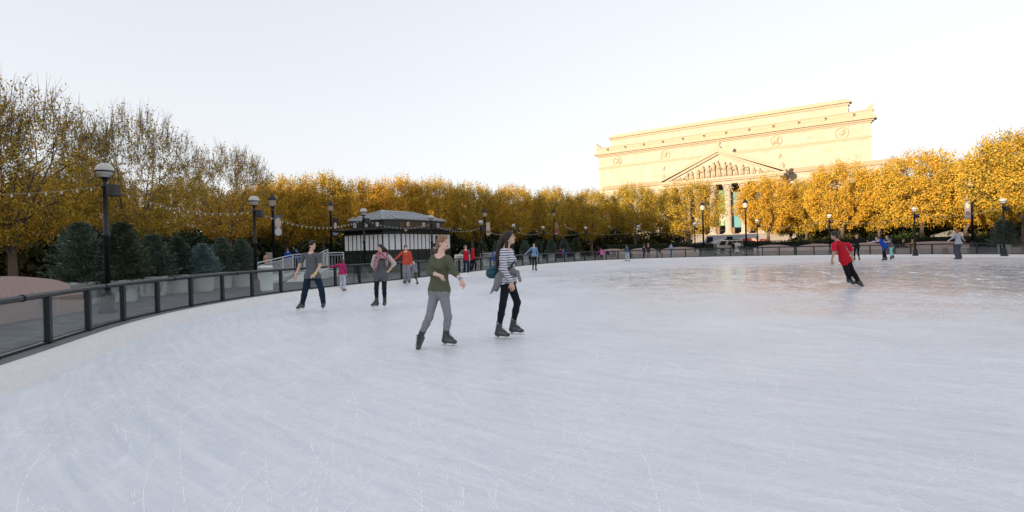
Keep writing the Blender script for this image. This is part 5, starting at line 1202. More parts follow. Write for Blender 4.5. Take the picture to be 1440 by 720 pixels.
M_eye = mat('eye_dark', (.02, .015, .012), .2); M_lip = mat('lips', (.42, .16, .14), .5)
SK = dict(l=(.66, .44, .36), m=(.42, .25, .17), t=(.58, .38, .28), d=(.09, .05, .035))
M_boot = mat('skate_boot', (.045, .05, .052), .5, var=.3, vscale=25); M_boot2 = mat('skate_trim', (.22, .245, .25), .45); M_blade = mat('blade_steel', (.55, .50, .46), .3, metal=.8); M_lace = mat('lace', (.02, .02, .02), .8)
def unit(v): v = np.array(v, float); return v / (np.linalg.norm(v) + 1e-9)
def person(loc, J, k, spec, res, label, group=None, hero=False):
    """J: joint positions (metres, relative to loc); k: body scale (height / 1.7)"""
    root = empty('person', loc, label=label, cat='person', group=group)
    J = {a: np.array(b, float) for a, b in J.items()}; S = spec; fem = S.get('fem', False)
    cs = S['top']; cp = S['bottom']; mats = [mat('skin_' + S.get('skin', 'l'), SK[S.get('skin', 'l')], .55, spec=.35, var=.06), cs if not isinstance(cs, tuple) else cloth('cloth_top', cs), cp if not isinstance(cp, tuple) else cloth('cloth_bottom', cp),
        cloth('cloth_sleeve', S['slcol']) if 'slcol' in S else None, M_lip]
    mats[3] = mats[3] or mats[1]; sk, tp, bt2, slv, lip = 0, 1, 2, 3, 4
    lat = unit(J['shl'] - J['shr']); hl = unit(J['hipl'] - J['hipr']); fwd = unit(J['face']); up = np.array([0, 0, 1.])
    P = []; L_ = S.get('loose', 0.0)
    pel = (J['hipl'] + J['hipr']) / 2; ch = J['chest']; wa = J['waist']
    # torso
    tw = S.get('girth', 1.0)
    P += [cap(ch, wa, .105 * k * tw, (.088 if fem else .098) * k * tw + L_ * .5, tp, .04, (lat, 1.38)), cap(wa, pel + (wa - pel) * .25, (.088 if fem else .098) * k * tw + L_ * .5, .108 * k * tw + L_, tp, .04, (lat, 1.42)),
          cap(J['shl'] * .82 + J['shr'] * .18, J['shr'] * .82 + J['shl'] * .18, .062 * k, .062 * k, tp, .05), cap(J['neck'] - up * .05 * k, ch, .06 * k, .10 * k, tp, .05, (lat, 1.3))]
    hemd = S.get('hem', .02) * k; ax_ = unit(wa - pel); P += [cap(pel + (wa - pel) * .45, pel + ax_ * (.055 - max(0, hemd - .06)) * k, .104 * k * tw + L_, .108 * k * tw + L_, tp, .03, (hl, 1.42))]
    if fem: 
        tf = unit(np.cross(lat, ch - wa)); tf = tf if tf @ S.get('tfwd', fwd) > 0 else -tf
        for sg in (-1, 1): P.append(elp(ch + lat * sg * .065 * k + tf * .085 * k - up * .02, (.06 * k, .06 * k, .062 * k), tp, .04))
    # pelvis
    P += [cap(J['hipl'], J['hipr'], .092 * k + L_ * .6, .092 * k + L_ * .6, bt2, .04)]
    bk = -unit(S.get('tfwd', fwd)); P += [elp(pel + bk * .045 * k + lat * .06 * k - up * .03 * k, (.085 * k, .085 * k, .09 * k), bt2, .04), elp(pel + bk * .045 * k - lat * .06 * k - up * .03 * k, (.085 * k, .085 * k, .09 * k), bt2, .04)]
    pl = S.get('pleg', 0.0)
    for s in 'lr':
        h, kn, an = J['hip' + s], J['kn' + s], J['an' + s]
        P += [cap(h, kn, .083 * k + pl * .5, .055 * k + pl * .8, bt2, .03), cap(kn, kn + (an - kn) * .35, .054 * k + pl * .8, .055 * k + pl, bt2, .03), cap(kn + (an - kn) * .35, an, .055 * k + pl, .036 * k + pl * 1.3, bt2, .02)]
        sh, el, wr = J['sh' + s], J['el' + s], J['wr' + s]; sl = S.get('sleeve', 'long'); e1 = {'long': 1.96, '34': 1.45, 'short': .62, 'none': 0}[sl]; ex = S.get('slr', .006)
        P += [cap(sh, el, .046 * k, .036 * k, sk, .02), cap(el, wr, .037 * k, .024 * k, sk, .02)]
        def at(t): return sh + (el - sh) * t if t <= 1 else el + (wr - el) * (t - 1)
        if e1 > 0:
            q = at(min(1, e1)); P.append(cap(sh, q, .046 * k + ex, (.041 if e1 > .9 else .046) * k + ex, slv, .03))
            if e1 > 1: P.append(cap(el, at(e1), .042 * k + ex, .031 * k + ex * .8, slv, .015))
        # hand
        hd = unit(J['ha' + s] - wr); ref = S.get('palm' + s, up * .2 + fwd); nrm = unit(np.cross(hd, ref)); side = unit(np.cross(nrm, hd)); hk = k * .95
        pc = wr + hd * .075 * hk; P.append(cap(wr + hd * .02 * hk, pc, .024 * hk, .026 * hk, sk, .015, (side, 1.35)))
        if hero:
            for f in range(4):
                o_ = side * (f - 1.5) * .0205 * hk; ln = (.064, .074, .070, .054)[f] * hk; b0 = pc + o_ + hd * .008; cur = .35 + .12 * f; d1 = unit(hd + nrm * cur * .6 + side * (f - 1.5) * .10); d2 = unit(hd + nrm * cur * 1.7)
                P += [cap(b0 - hd * .02, b0 + d1 * ln * .55, .0092 * hk, .0085 * hk, sk, .004), cap(b0 + d1 * ln * .55, b0 + d1 * ln * .55 + d2 * ln * .5, .0085 * hk, .007 * hk, sk, .004)]
            t0 = wr + hd * .03 * hk - side * .026 * hk; t1 = t0 - side * .026 * hk + hd * .035 * hk + nrm * .01; P += [cap(t0, t1, .012 * hk, .010 * hk, sk, .008), cap(t1, t1 + unit(hd + nrm * .4 - side * .2) * .032 * hk, .010 * hk, .008 * hk, sk, .004)]
        else:
            for f in range(4): o_ = side * (f - 1.5) * .021 * hk; P.append(cap(pc + o_, pc + o_ + (hd + nrm * .3) * (.062, .072, .068, .052)[f] * hk, .0105 * hk, .008 * hk, sk, .004))
            t0 = wr + hd * .03 * hk - side * .025 * hk; P.append(cap(t0, t0 + unit(hd - side * .7) * .06 * hk, .012 * hk, .009 * hk, sk, .006))
    # neck and head
    hc = J['head']; P += [cap(J['neck'] - up * .03 * k, hc - up * .04 * k - fwd * .015 * k, .052 * k, .047 * k, sk, .02)]
    hr = unit(np.cross(fwd, up)); hu = unit(np.cross(hr, fwd)); Rm = np.stack([hr, fwd, hu], 1); q = k * S.get('hs', 1.0) * .90
    def H(x, y, z): return hc + (hr * x + fwd * y + hu * z) * q
    P += [elp(H(0, -.012, .028), np.array((.074, .094, .088)) * q, sk, .02, Rm), elp(H(0, .022, -.035), np.array((.058, .066, .078)) * q, sk, .03, Rm), elp(H(0, .062, -.092), np.array((.022, .02, .018)) * q, sk, .025, Rm),
          cap(H(0, .088, .012), H(0, .108, -.022), .007 * q, .012 * q, sk, .012), cap(H(-.035, .075, .032), H(.035, .075, .032), .011 * q, .011 * q, sk, .015), elp(H(.074, -.006, -.01), np.array((.010, .020, .030)) * q, sk, .008, Rm), elp(H(-.074, -.006, -.01), np.array((.010, .020, .030)) * q, sk, .008, Rm),
          elp(H(0, .084, -.058), np.array((.017, .010, .007)) * q, lip, .008, Rm)]
    P[-1]['pri'] = .003
    nk = J['neck'] + unit(S.get('tfwd', fwd)) * .035 * k; nr_ = S.get('neckr', .078) * k
    def post(c, mi):
        t = (mi == tp) | (mi == bt2); h = (c - pel) @ ax_ + .006 * np.sin(c[:, 0] * 60); below = h < -hemd - .03 * k; lowz = c[:, 2] > min(J['knl'][2], J['knr'][2]) - .1
        mi = np.where(t & below, bt2, mi); mi = np.where(t & ~below & lowz, tp, mi)
        return np.where((mi == tp) & (np.linalg.norm(c - nk, axis=1) < nr_), sk, mi)
    body = sdfmesh('body', P, res, mats, root, post)
    if res < .016:
        for sg in (-1, 1):
            mb = MB(); mb.ell(Vector(H(sg * .030, .079, .006)), (.011 * q, .009 * q, .0055 * q), 8, 6); e = mb.build('eye', M_eye, root)
            mb = MB(); mb.tube(Vector(H(sg * .016, .092, .028)), Vector(H(sg * .046, .080, .030)), .0035 * q, .0025 * q, n=5); mb.build('eyebrow', mat('brow', S.get('haircol', (.02, .015, .012)), .8), root)
    # hair
    hcol = S.get('haircol', (.02, .015, .012)); hm = mat('hair', hcol, .5, spec=.4, bump=.5, bscale=90, bdist=.006, var=.35, vscale=40)
    st = S.get('hair', 'short')
    if st != 'none':
        Q = [elp(H(0, -.016, .036), np.array((.084, .104, .094)) * q, 0, .02, Rm), elp(H(0, -.05, -.02), np.array((.078, .07, .085)) * q, 0, .03, Rm)]
        if st == 'short': Q[0]['r'] = np.array((.086, .106, .100)) * q; Q[0]['a'] = H(0, -.010, .045); Q.append(elp(H(0, .055, .098), np.array((.06, .04, .025)) * q, 0, .02, Rm))
        if st == 'afro': Q[0]['r'] = np.array((.095, .11, .105)) * q; Q[0]['a'] = H(0, -.01, .055)
        if st in ('pony', 'longback'):
            pts = S.get('tail') or [H(0, -.10, .0), H(.0, -.15, -.06), H(0, -.16, -.2), H(0, -.12, -.34)]
            r_ = [.045, .05, .045, .018] if st == 'longback' else [.03, .032, .026, .010]
            for a, b, ra, rb in zip(pts, pts[1:], r_, r_[1:]): Q.append(cap(a, b, ra * k * 1.0, rb * k, 0, .02))
            if st == 'longback': Q += [cap(H(.07, -.02, .0), H(.075, -.05, -.16), .028 * k, .03 * k, 0, .03), cap(H(-.07, -.02, .0), H(-.075, -.05, -.16), .028 * k, .03 * k, 0, .03)]
        if st == 'long':
            for sg in (-1, 1): Q += [cap(H(sg * .068, -.01, .02), H(sg * .085, -.02, -.13), .026 * k, .034 * k, 0, .03), cap(H(sg * .085, -.02, -.13), H(sg * .09, .0, -.26), .034 * k, .014 * k, 0, .02)]
            Q.append(cap(H(0, -.07, 0), H(0, -.09, -.24), .06 * k, .05 * k, 0, .03))
            if 'sweep' in S:
                for a, b in zip(S['sweep'], S['sweep'][1:]): Q.append(cap(a, b, .04 * k, .028 * k, 0, .02))
        if st == 'bun': Q.append(elp(H(0, -.125, -.045), np.array((.036, .036, .045)) * q, 0, .015))
        if st == 'bob': 
            for sg in (-1, 1): Q.append(cap(H(sg * .072, -.01, .02), H(sg * .08, -.01, -.09), .03 * k, .03 * k, 0, .03))
            Q.append(cap(H(0, -.06, 0), H(0, -.07, -.1), .06 * k, .05 * k, 0, .03))
        Q += [elp(H(0, .098, -.035), np.array((.064, .075, .098)) * q, 0, 0, Rm, neg=True)]
        if st == 'short': Q += [elp(H(sg * .085, .03, -.06), np.array((.03, .07, .07)) * q, 0, 0, Rm, neg=True) for sg in (-1, 1)]
        sdfmesh('hair', Q, max(res, .008), [hm], root)
    if S.get('cap'):
        Q = [elp(H(0, -.01, .05), np.array((.092, .112, .09)) * q, 0, .01, Rm), elp(H(0, 0, -.09), np.array((.2, .2, .12)) * q, 0, 0, Rm, neg=True)]
        sdfmesh('cap', Q, max(res, .01), [cloth('cap_cloth', S['cap'])], root)
    if S.get('hood'):
        sdfmesh('hood', [elp(H(0, -.02, .02), np.array((.10, .115, .13)) * q, 0, .01, Rm), elp(H(0, .12, -.01), np.array((.07, .09, .1)) * q, 0, 0, Rm, neg=True)], max(res, .01), [mats[1]], root)
    # footwear
    for s in 'lr':
        an = J['an' + s]; td = unit(J['to' + s]); dn = -unit(np.cross(np.cross(td, up), td)) * 1.0; 
        if abs((np.cross(td, up)).sum()) < 1e-6: dn = -up
        dn = unit(-up - td * (-up @ td)); sc_ = k * S.get('fs', 1)
        heel = an + dn * .055 * sc_ - td * .025 * sc_; toe = an + dn * .068 * sc_ + td * .165 * sc_
        if S.get('shoe', 'skate') == 'skate':
            up2 = unit(J['kn' + s] - an); side = unit(np.cross(td, dn))
            Q = [cap(an + up2 * .10 * sc_, an - td * .005, .047 * sc_, .045 * sc_, 0, .02), cap(heel, toe, .040 * sc_, .030 * sc_, 0, .03, (side, 1.15)), cap(an + td * .02, an + td * .10 * sc_ + dn * .03 * sc_, .04 * sc_, .033 * sc_, 0, .03), cap(an + up2 * .10 * sc_ - td * .0, an + up2 * .13 * sc_ - td * .012, .046 * sc_, .044 * sc_, 1, .01), cap(heel + dn * .022 * sc_, heel + dn * .035 * sc_ + td * .02, .026 * sc_, .024 * sc_, 1, .01)]
            bo_ = sdfmesh('skate_boot', Q, max(res, .009), [S.get('bootm', M_boot), M_boot2], root)
            if hero:
                for j in range(5):
                    c = an + td * (.045 + .022 * j) * sc_ + dn * (-.045 + .026 * j) * sc_ - dn * .02 * sc_; c = an + (td * (.048 + .02 * j) + dn * (-.075 + .024 * j)) * sc_
                    mb = MB(); mb.tube(Vector(c - side * .03 * sc_), Vector(c + side * .03 * sc_), .006, n=5); mb.build('lace', M_lace, bo_)
                for j in range(4):
                    for sg in (-1, 1):
                        mb = MB(); c = an + td * (.03 + .035 * j) * sc_ + dn * (.03 + .008 * j) * sc_ + side * sg * .040 * sc_; mb.tube(Vector(c - td * .008 + dn * .02), Vector(c + td * .008 - dn * .02), .006, n=5); mb.build('side_stripe', M_boot2, bo_)
            mb = MB(); A = lambda x, z, y: Vector(an + td * x * sc_ + dn * z * sc_ + side * y)
            z0, z1 = .118, .134
            for (x0, x1, za, zb2, w2) in ((-.075, .195, z0, z1, .0022), ): 
                vs = [A(x, z, y) for y in (-w2, w2) for x, z in ((x0, za), (x1, za), (x1 + .012, za + .006), (x1, zb2), (x0, zb2))]; mb.add(vs, [(0, 1, 2, 3, 4), (9, 8, 7, 6, 5)] + [(i, (i + 1) % 5, 5 + (i + 1) % 5, 5 + i) for i in range(5)])
            for x0 in (-.02, .125): mb.tube(A(x0, .085, 0), A(x0, .122, 0), .013 * sc_, .007, n=6)
            mb.build('blade', M_blade, bo_)
        else:
            sdfmesh('shoe', [cap(an + dn * .01, an + dn * .03, .036 * sc_, .038 * sc_, 0, .02), cap(heel, toe, .036 * sc_, .028 * sc_, 0, .03)], max(res, .012), [mat('shoe', S.get('shoecol', (.03, .03, .03)), .6)], root)
    return root, J, H

def generic(px, foot, top, label, phi, spec, lean=0, slean=0, stride=(0, 0), arms=('down', 'down'), group=None, res=.02, z0=0.0, d=None, head=None, crouch=0, sit=False):
    """standing or skating figure facing phi degrees (0 = to camera, 90 = to the photo's right)"""
    if d is None: p = Gp(px, foot, z0); d = p.y
    base = Vector((Xat(px, d, z0 + .9), d, z0)); Hh = Wp(px, top, d).z - z0
    sk = spec.get('shoe', 'skate') == 'skate'; so_ = .085 if sk else .03
    ph = R(phi); F = np.array([math.sin(ph), -math.cos(ph), 0]); Lt = np.array([math.cos(ph), math.sin(ph), 0]); U = np.array([0, 0, 1.])
    la = R(lean); Ht = Hh / (.55 + .45 * math.cos(la)) if not sit else Hh
    if sit: Ht = Hh / .74
    k = (Ht - so_) / 1.66; a0 = .085 * k + so_
    def up_(h, f=0, l=0):  # rotate the upper body about the hip
        hz = .90 * k; rel = (h - .90) * k; return np.array(hipc) + (U * math.cos(la) + F * math.sin(la)) * rel + (F * math.cos(la) - U * math.sin(la)) * f * k + Lt * l * k
    hz = (.90 - crouch) * k + so_ - .02
    if sit: hz = .42 + .09 * k
    bs = np.zeros(3); hipc = U * hz; sl = math.tan(R(slean))
    J = {}
    for s, sg, stp in (('l', 1, stride[0]), ('r', -1, stride[1])):
        J['hip' + s] = hipc + Lt * sg * .085 * k
        if sit: J['kn' + s] = J['hip' + s] + F * .42 * k + Lt * sg * .05 + U * .02; J['an' + s] = J['kn' + s] - U * .36 * k + F * .05 * k
        else:
            J['an' + s] = U * (a0 if stp > -.25 else a0 + (-stp - .25) * .5) + F * stp * k + Lt * sg * (spec.get('stance', .09)) * k
            mid = (J['hip' + s] + J['an' + s]) / 2; dd = np.linalg.norm(J['hip' + s] - J['an' + s]); ll = .83 * k; bend = math.sqrt(max(.0009, (ll / 2) ** 2 - (dd / 2) ** 2)) if dd < ll else .02
            J['kn' + s] = mid + F * min(bend, .25 * k) + U * .01
        J['sh' + s] = up_(1.40, 0, sg * .165)
        ar = arms[0 if s == 'l' else 1]; sh = J['sh' + s]
        if ar == 'down': el = sh - U * .27 * k + Lt * sg * .06 * k - F * .02; wr = el - U * .22 * k + F * .08 * k; ha = wr - U * .1
        elif ar == 'hips': el = sh - U * .22 * k + Lt * sg * .16 * k - F * .06 * k; wr = el - U * .12 * k - Lt * sg * .13 * k + F * .1 * k; ha = wr - Lt * sg * .1
        elif ar == 'out': el = sh - U * .19 * k + Lt * sg * .18 * k; wr = el - U * .12 * k + Lt * sg * .16 * k + F * .06 * k; ha = wr + Lt * sg * .08 - U * .05
        elif ar == 'forward': el = sh - U * .17 * k + F * .2 * k; wr = el + F * .22 * k - U * .02 * k; ha = wr + F * .1
        elif ar == 'reach': el = sh - U * .05 * k + F * .26 * k; wr = el + F * .24 * k - U * .05 * k; ha = wr + F * .1
        elif ar == 'back': el = sh - U * .22 * k - F * .14 * k + Lt * sg * .03; wr = el - U * .17 * k - F * .1 * k; ha = wr - U * .08 - F * .04
        elif ar == 'up': el = sh + U * .12 * k + F * .2 * k; wr = el + U * .16 * k + F * .06 * k; ha = wr + U * .1
        elif ar == 'cross': el = sh - U * .24 * k + Lt * sg * .05; wr = el + F * .15 * k - Lt * sg * .16 * k + U * .07; ha = wr - Lt * sg * .1
        elif ar == 'left': el = sh - U * .1 * k + np.array([-.24, 0, 0]) * k; wr = el + np.array([-.24, 0, -.04]) * k; ha = wr + np.array([-.1, 0, 0])
        elif ar == 'right': el = sh - U * .1 * k + np.array([.24, 0, 0]) * k; wr = el + np.array([.22, 0, -.03]) * k; ha = wr + np.array([.1, 0, 0])
        J['el' + s], J['wr' + s], J['ha' + s] = el, wr, ha; J['to' + s] = F + Lt * sg * .25
    J['neck'] = up_(1.455); J['chest'] = up_(1.27, .0); J['waist'] = up_(1.06, 0); J['head'] = up_(1.60, .02) - np.array([0, 0, .0]); J['face'] = F if head is None else np.array([math.sin(R(head)), -math.cos(R(head)), 0])
    if sl:
        for q in J:
            if q not in ('face', 'tol', 'tor'): J[q] = J[q] + np.array([J[q][2] * sl, 0, 0])
    spec = dict(spec); spec['tfwd'] = F
    return person(base, J, k, spec, res, label, group)
def fr(px, py, dd, base, d): v = Wp(px, py, d + dd) - base; return np.array(v)
# ------------------------------------------------------------ the skaters and bystanders
def hero(base_px, foot_py, jp, spec, label, res, k, z=0.0, d=None):
    d = d or Gp(base_px, foot_py, 0).y; base = Vector((Xat(base_px, d, .8), d, 0)); J = {}
    for q, v in jp.items():
        if q in ('face', 'tol', 'tor'): J[q] = v
        else:
            J[q] = fr(v[0], v[1], v[2] if len(v) > 2 else 0, base, d)
    root, J, H = person(base, J, k, spec, res, label, hero=True)
    return root, J, H, base
def Z4(x, y, dd=0): return (560 + x / 3.6, 310 + y / 3.6, dd)
# woman in olive top
sp1 = dict(top=cloth('olive_knit', (.10, .105, .07)), bottom=cloth('grey_denim', (.23, .23, .25)), fem=True, hair='bun', haircol=(.24, .13, .07), skin='l', sleeve='34', hem=-.045, neckr=.10, slr=.010, tfwd=np.array([.55, -.83, 0]), loose=.012, hs=1.0, palml=(0, 0, 1), palmr=(-.5, -.3, .9))
j1 = dict(head=Z4(228, 113), neck=Z4(214, 172), chest=Z4(214, 225), waist=Z4(208, 292), shr=Z4(181, 192, .02), shl=Z4(252, 196, -.10), hipr=Z4(187, 362, .04), hipl=Z4(228, 362, -.04),
    elr=Z4(163, 262, -.02), wrr=Z4(205, 277, -.20), har=Z4(262, 305, -.30), ell=Z4(283, 260, -.10), wrl=Z4(318, 300, -.20), hal=Z4(342, 345, -.24),
    knr=Z4(157, 490, -.10), anr=Z4(112, 588, .02), knl=Z4(252, 488, -.10), anl=Z4(240, 588, -.02), face=(.86, -.50, .02), tor=(-.20, -.75, -.62), tol=(.86, -.45, 0))
r1, J1, H1, b1_ = hero(620, 489.5, j1, sp1, 'young woman skating in olive long-sleeved top and tight grey jeans, hair tied back', .0075, 1.0)
def band(root, a, b, r, col, name='wristband'):
    a, b = Vector(a), Vector(b); mb = MB(); d = (b - a).normalized(); mb.tube(a, a + d * .022, r, n=14); return mb.build(name, mat(name + '%d' % int(col[2] * 100), col, .5), root)
q = J1['wrl'] + (J1['ell'] - J1['wrl']) * .12; band(r1, q, J1['wrl'], .031, (.02, .30, .60))
# woman in striped top
sp2 = dict(top=stripes('white_navy_stripes', (.62, .62, .66), (.10, .11, .19), 26, .40), bottom=cloth('black_leggings', (.012, .014, .02)), fem=True, hair='longback', haircol=(.018, .010, .010), skin='t', sleeve='long', hem=.0, slr=.008, tfwd=np.array([.95, -.30, 0]), loose=.008,
    tail=None)
j2 = dict(head=Z4(562, 88), neck=Z4(543, 140), chest=Z4(548, 190), waist=Z4(543, 248), shr=Z4(532, 160, -.16), shl=Z4(568, 160, .16), hipr=Z4(548, 305, -.09), hipl=Z4(562, 303, .09),
    elr=Z4(536, 250, -.24), wrr=Z4(573, 312, -.24), har=Z4(581, 352, -.24), ell=Z4(575, 235, .22), wrl=Z4(590, 290, .18), hal=Z4(592, 320, .14),
    knr=Z4(529, 428, -.12), anr=Z4(507, 555, -.06), knl=Z4(603, 415, .05), anl=Z4(579, 535, .10), face=(.93, -.33, .12), tor=(.93, -.37, 0), tol=(.93, -.37, 0))
_d2 = Gp(714, 476, 0).y; _b2 = Vector((Xat(714, _d2, .8), _d2, 0))
sp2['tail'] = [fr(*Z4(533, 85, .0)[:2], 0, _b2, _d2), fr(*Z4(516, 125)[:2], .02, _b2, _d2), fr(*Z4(505, 180)[:2], .02, _b2, _d2), fr(*Z4(498, 242)[:2], 0, _b2, _d2)]
r2, J2, H2, b2_ = hero(714, 476, j2, sp2, 'dark-haired woman skating in white and navy striped top, grey jacket tied at her waist', .0075, 1.0)
def P2(x, y, dd=0): return fr(*Z4(x, y)[:2], dd, b2_, _d2)
M_jack = cloth('grey_marl_jacket', (.20, .20, .21))
hlat = np.array([0, 1., 0])
sdfmesh('tied_jacket', [cap(P2(535, 262, 0), P2(572, 262, 0), .085, .085, 0, .03, (hlat, 1.55)), cap(P2(528, 275, -.10), P2(492, 345, -.14), .075, .03, 0, .03, (np.array([1., 0, .6]), 1.9)), cap(P2(515, 290, 0), P2(497, 352, .05), .08, .03, 0, .03, (hlat, 1.6)), cap(P2(492, 335, -.14), P2(466, 372, -.15), .03, .008, 0, .02, (np.array([1., 0, .6]), 1.6)),
    cap(P2(575, 265, -.10), P2(603, 262, -.16), .034, .032, 0, .02), cap(P2(603, 262, -.16), P2(617, 305, -.18), .032, .026, 0, .02), cap(P2(575, 265, .02), P2(592, 280, -.06), .04, .03, 0, .02)], .009, [M_jack], r2)
mb = MB(); e = Vector(H2(.078, .0, -.055)); mb.ell(e, (.008, .008, .016)); e = Vector(H2(-.078, .0, -.055)); mb.ell(e, (.008, .008, .016), 8, 6); mb.build('earrings', M_blade, r2)
mb = MB(); pts = [P2(590, 205, -.06), P2(570, 235, -.15), P2(540, 262, -.17)]
for a, b in zip(pts, pts[1:]): mb.tube(Vector(a), Vector(b), .016, n=6)
mb.build('bag_strap', M_lace, r2)
bagc = b2_ + Vector(P2(477, 262, .03)); bg_ = empty('shoulder_bag', bagc, label='round teal blue sling bag at the back of the striped-top woman', cat='bag')
M_teal = cloth('teal_nylon', (.035, .105, .14))
sdfmesh('body', [elp((0, 0, 0), (.092, .12, .095), 0, .02), cap((.03, 0, .03), (.05, 0, -.04), .07, .06, 0, .03), elp((-.03, 0, -.02), (.075, .10, .075), 0, .03)], .008, [M_teal], bg_)
for z, r_ in ((.045, .098), (-.035, .1)):
    mb = MB()
    for k in range(24):
        a, b = 2 * math.pi * k / 24, 2 * math.pi * (k + 1) / 24; mb.tube((r_ * math.cos(a), .118 * math.sin(a), z + .02 * math.cos(a)), (r_ * math.cos(b), .118 * math.sin(b), z + .02 * math.cos(b)), .005, n=5, caps=False)
    mb.build('zip', M_lace, bg_)
mb = MB(); mb.tube((.06, -.02, .07), (.12, -.05, .0), .012, n=6); mb.build('strap', M_lace, bg_)
# man in grey T-shirt
def Z5(x, y, dd=0): return (400 + x / 5.145, 310 + y / 5.145, dd)
sp3 = dict(top=cloth('charcoal_tee', (.11, .115, .13)), bottom=cloth('dark_jeans', (.012, .022, .042)), hair='short', haircol=(.01, .008, .008), skin='t', sleeve='short', hem=.03, slr=.008, tfwd=np.array([.35, -.93, 0]), loose=.004, pleg=.016, palmr=(0, 0, 1), palml=(-1, 0, 0.2))
j3 = dict(head=Z5(202, 181), neck=Z5(193, 228), chest=Z5(196, 275), waist=Z5(200, 335), shr=Z5(140, 250, .04), shl=Z5(247, 250, -.08), hipr=Z5(172, 402, .02), hipl=Z5(233, 402, -.04),
    elr=Z5(112, 325, .06), wrr=Z5(82, 398, -.02), har=Z5(68, 430, -.04), ell=Z5(258, 325, -.06), wrl=Z5(222, 388, -.26), hal=Z5(190, 408, -.32),
    knr=Z5(150, 505, -.12), anr=Z5(130, 602, .03), knl=Z5(268, 500, -.14), anl=Z5(282, 600, .02), face=(.90, -.42, .03), tor=(-.45, -.85, -.10), tol=(.25, -.96, 0))
r3, J3, H3, b3_ = hero(438, 438, j3, sp3, 'black-haired man skating in charcoal T-shirt and dark jeans, looking to the right', .009, 1.0)
q = J3['wrl'] + (J3['ell'] - J3['wrl']) * .1; band(r3, q, J3['wrl'], .034, (.70, .80, .02))
# woman with scarf
sp4 = dict(top=cloth('grey_tunic', (.10, .10, .12)), bottom=cloth('black_leggings', (.012, .014, .02)), slcol=(.50, .44, .41), fem=True, hair='long', haircol=(.015, .01, .008), skin='t', sleeve='34', hem=.10, slr=.012, tfwd=np.array([-.05, -1, 0]), loose=.02)
j4 = dict(head=Z5(694, 203), neck=Z5(705, 250), chest=Z5(703, 300), waist=Z5(698, 350), shr=Z5(655, 262, .0), shl=Z5(752, 262, 0), hipr=Z5(672, 402, 0), hipl=Z5(722, 402, 0),
    elr=Z5(640, 320, .10), wrr=Z5(652, 358, .12), har=Z5(672, 362, .14), ell=Z5(793, 312, .06), wrl=Z5(765, 352, .0), hal=Z5(750, 372, -.02),
    knr=Z5(665, 492, -.06), anr=Z5(668, 588, .0), knl=Z5(722, 492, -.06), anl=Z5(726, 585, .02), face=(-.35, -.93, -.02), tor=(-.55, -.83, 0), tol=(.12, -.99, 0))
_d4 = Gp(535, 435, 0).y; _b4 = Vector((Xat(535, _d4, .8), _d4, 0))
sp4['sweep'] = [fr(*Z5(712, 190)[:2], .05, _b4, _d4), fr(*Z5(735, 215)[:2], .05, _b4, _d4), fr(*Z5(752, 240)[:2], .06, _b4, _d4)]
r4, J4, H4, b4_ = hero(535, 435, j4, sp4, 'woman skating in grey tunic, pale cardigan and patterned pink scarf, hands behind hips', .009, .95)
m = bpy.data.materials.new('patterned_scarf'); m.use_nodes = True; nt = m.node_tree; b = nt.nodes['Principled BSDF']; tc = N(nt, 'ShaderNodeTexCoord'); vo = N(nt, 'ShaderNodeTexVoronoi'); vo.inputs['Scale'].default_value = 22; nt.links.new(tc.outputs['Object'], vo.inputs['Vector'])
r_ = ramp(nt, [(0, (.10, .03, .07)), (.35, (.42, .10, .13)), (.6, (.45, .30, .30)), (1, (.06, .04, .10))]); sx = N(nt, 'ShaderNodeSeparateColor'); nt.links.new(vo.outputs['Color'], sx.inputs[0]); nt.links.new(sx.outputs[0], r_.inputs['Fac']); nt.links.new(r_.outputs['Color'], b.inputs['Base Color']); b.inputs['Roughness'].default_value = .95
P4 = lambda x, y, dd=0: fr(*Z5(x, y)[:2], dd, b4_, _d4)
sdfmesh('scarf', [cap(P4(675, 245, -.06), P4(735, 245, -.06), .05, .05, 0, .03), cap(P4(680, 240, .04), P4(732, 240, .04), .045, .045, 0, .03), cap(P4(672, 262, -.12), P4(660, 355, -.16), .05, .035, 0, .03), cap(P4(735, 262, -.12), P4(742, 330, -.16), .045, .03, 0, .03), cap(P4(690, 262, -.12), P4(720, 262, -.12), .05, .05, 0, .03)], .01, [m], r4)
q = J4['wrl'] + (J4['ell'] - J4['wrl']) * .1; band(r4, q, J4['wrl'], .032, (.70, .60, .05))
# man in red with arms low, gliding and leaning
def Z8(x, y, dd=0): return (1140 + x / 4.5, 260 + y / 4.5, dd)
sp5 = dict(top=cloth('red_top', (.42, .012, .025)), bottom=cloth('black_trousers', (.010, .010, .013)), hair='afro', haircol=(.01, .008, .008), skin='m', sleeve='short', slcol=(.55, .015, .045), hem=.06, slr=.018, tfwd=np.array([-.75, .55, 0]), loose=.02, pleg=.018, bootm=mat('boot_black', (.02, .022, .025), .5), fs=1.1)
j5 = dict(head=Z8(150, 322), neck=Z8(170, 350), chest=Z8(185, 385), waist=Z8(205, 430), shr=Z8(238, 378, .10), shl=Z8(150, 375, -.10), hipr=Z8(232, 475, .08), hipl=Z8(205, 475, -.04),
    ell=Z8(146, 430, -.12), wrl=Z8(134, 478, -.14), hal=Z8(136, 505, -.16), elr=Z8(262, 425, .16), wrr=Z8(262, 465, .05), har=Z8(262, 488, .0),
    knl=Z8(228, 535, -.12), anl=Z8(244, 592, .12), knr=Z8(262, 545, .0), anr=Z8(300, 605, .0), face=(-.92, .25, 0), tol=(.1, -.9, -.3), tor=(.62, -.55, -.50))
hero(1195, 402.5, j5, sp5, 'dark-haired man in red vest over red T-shirt leaning into a turn, seen from behind', .011, 1.08)
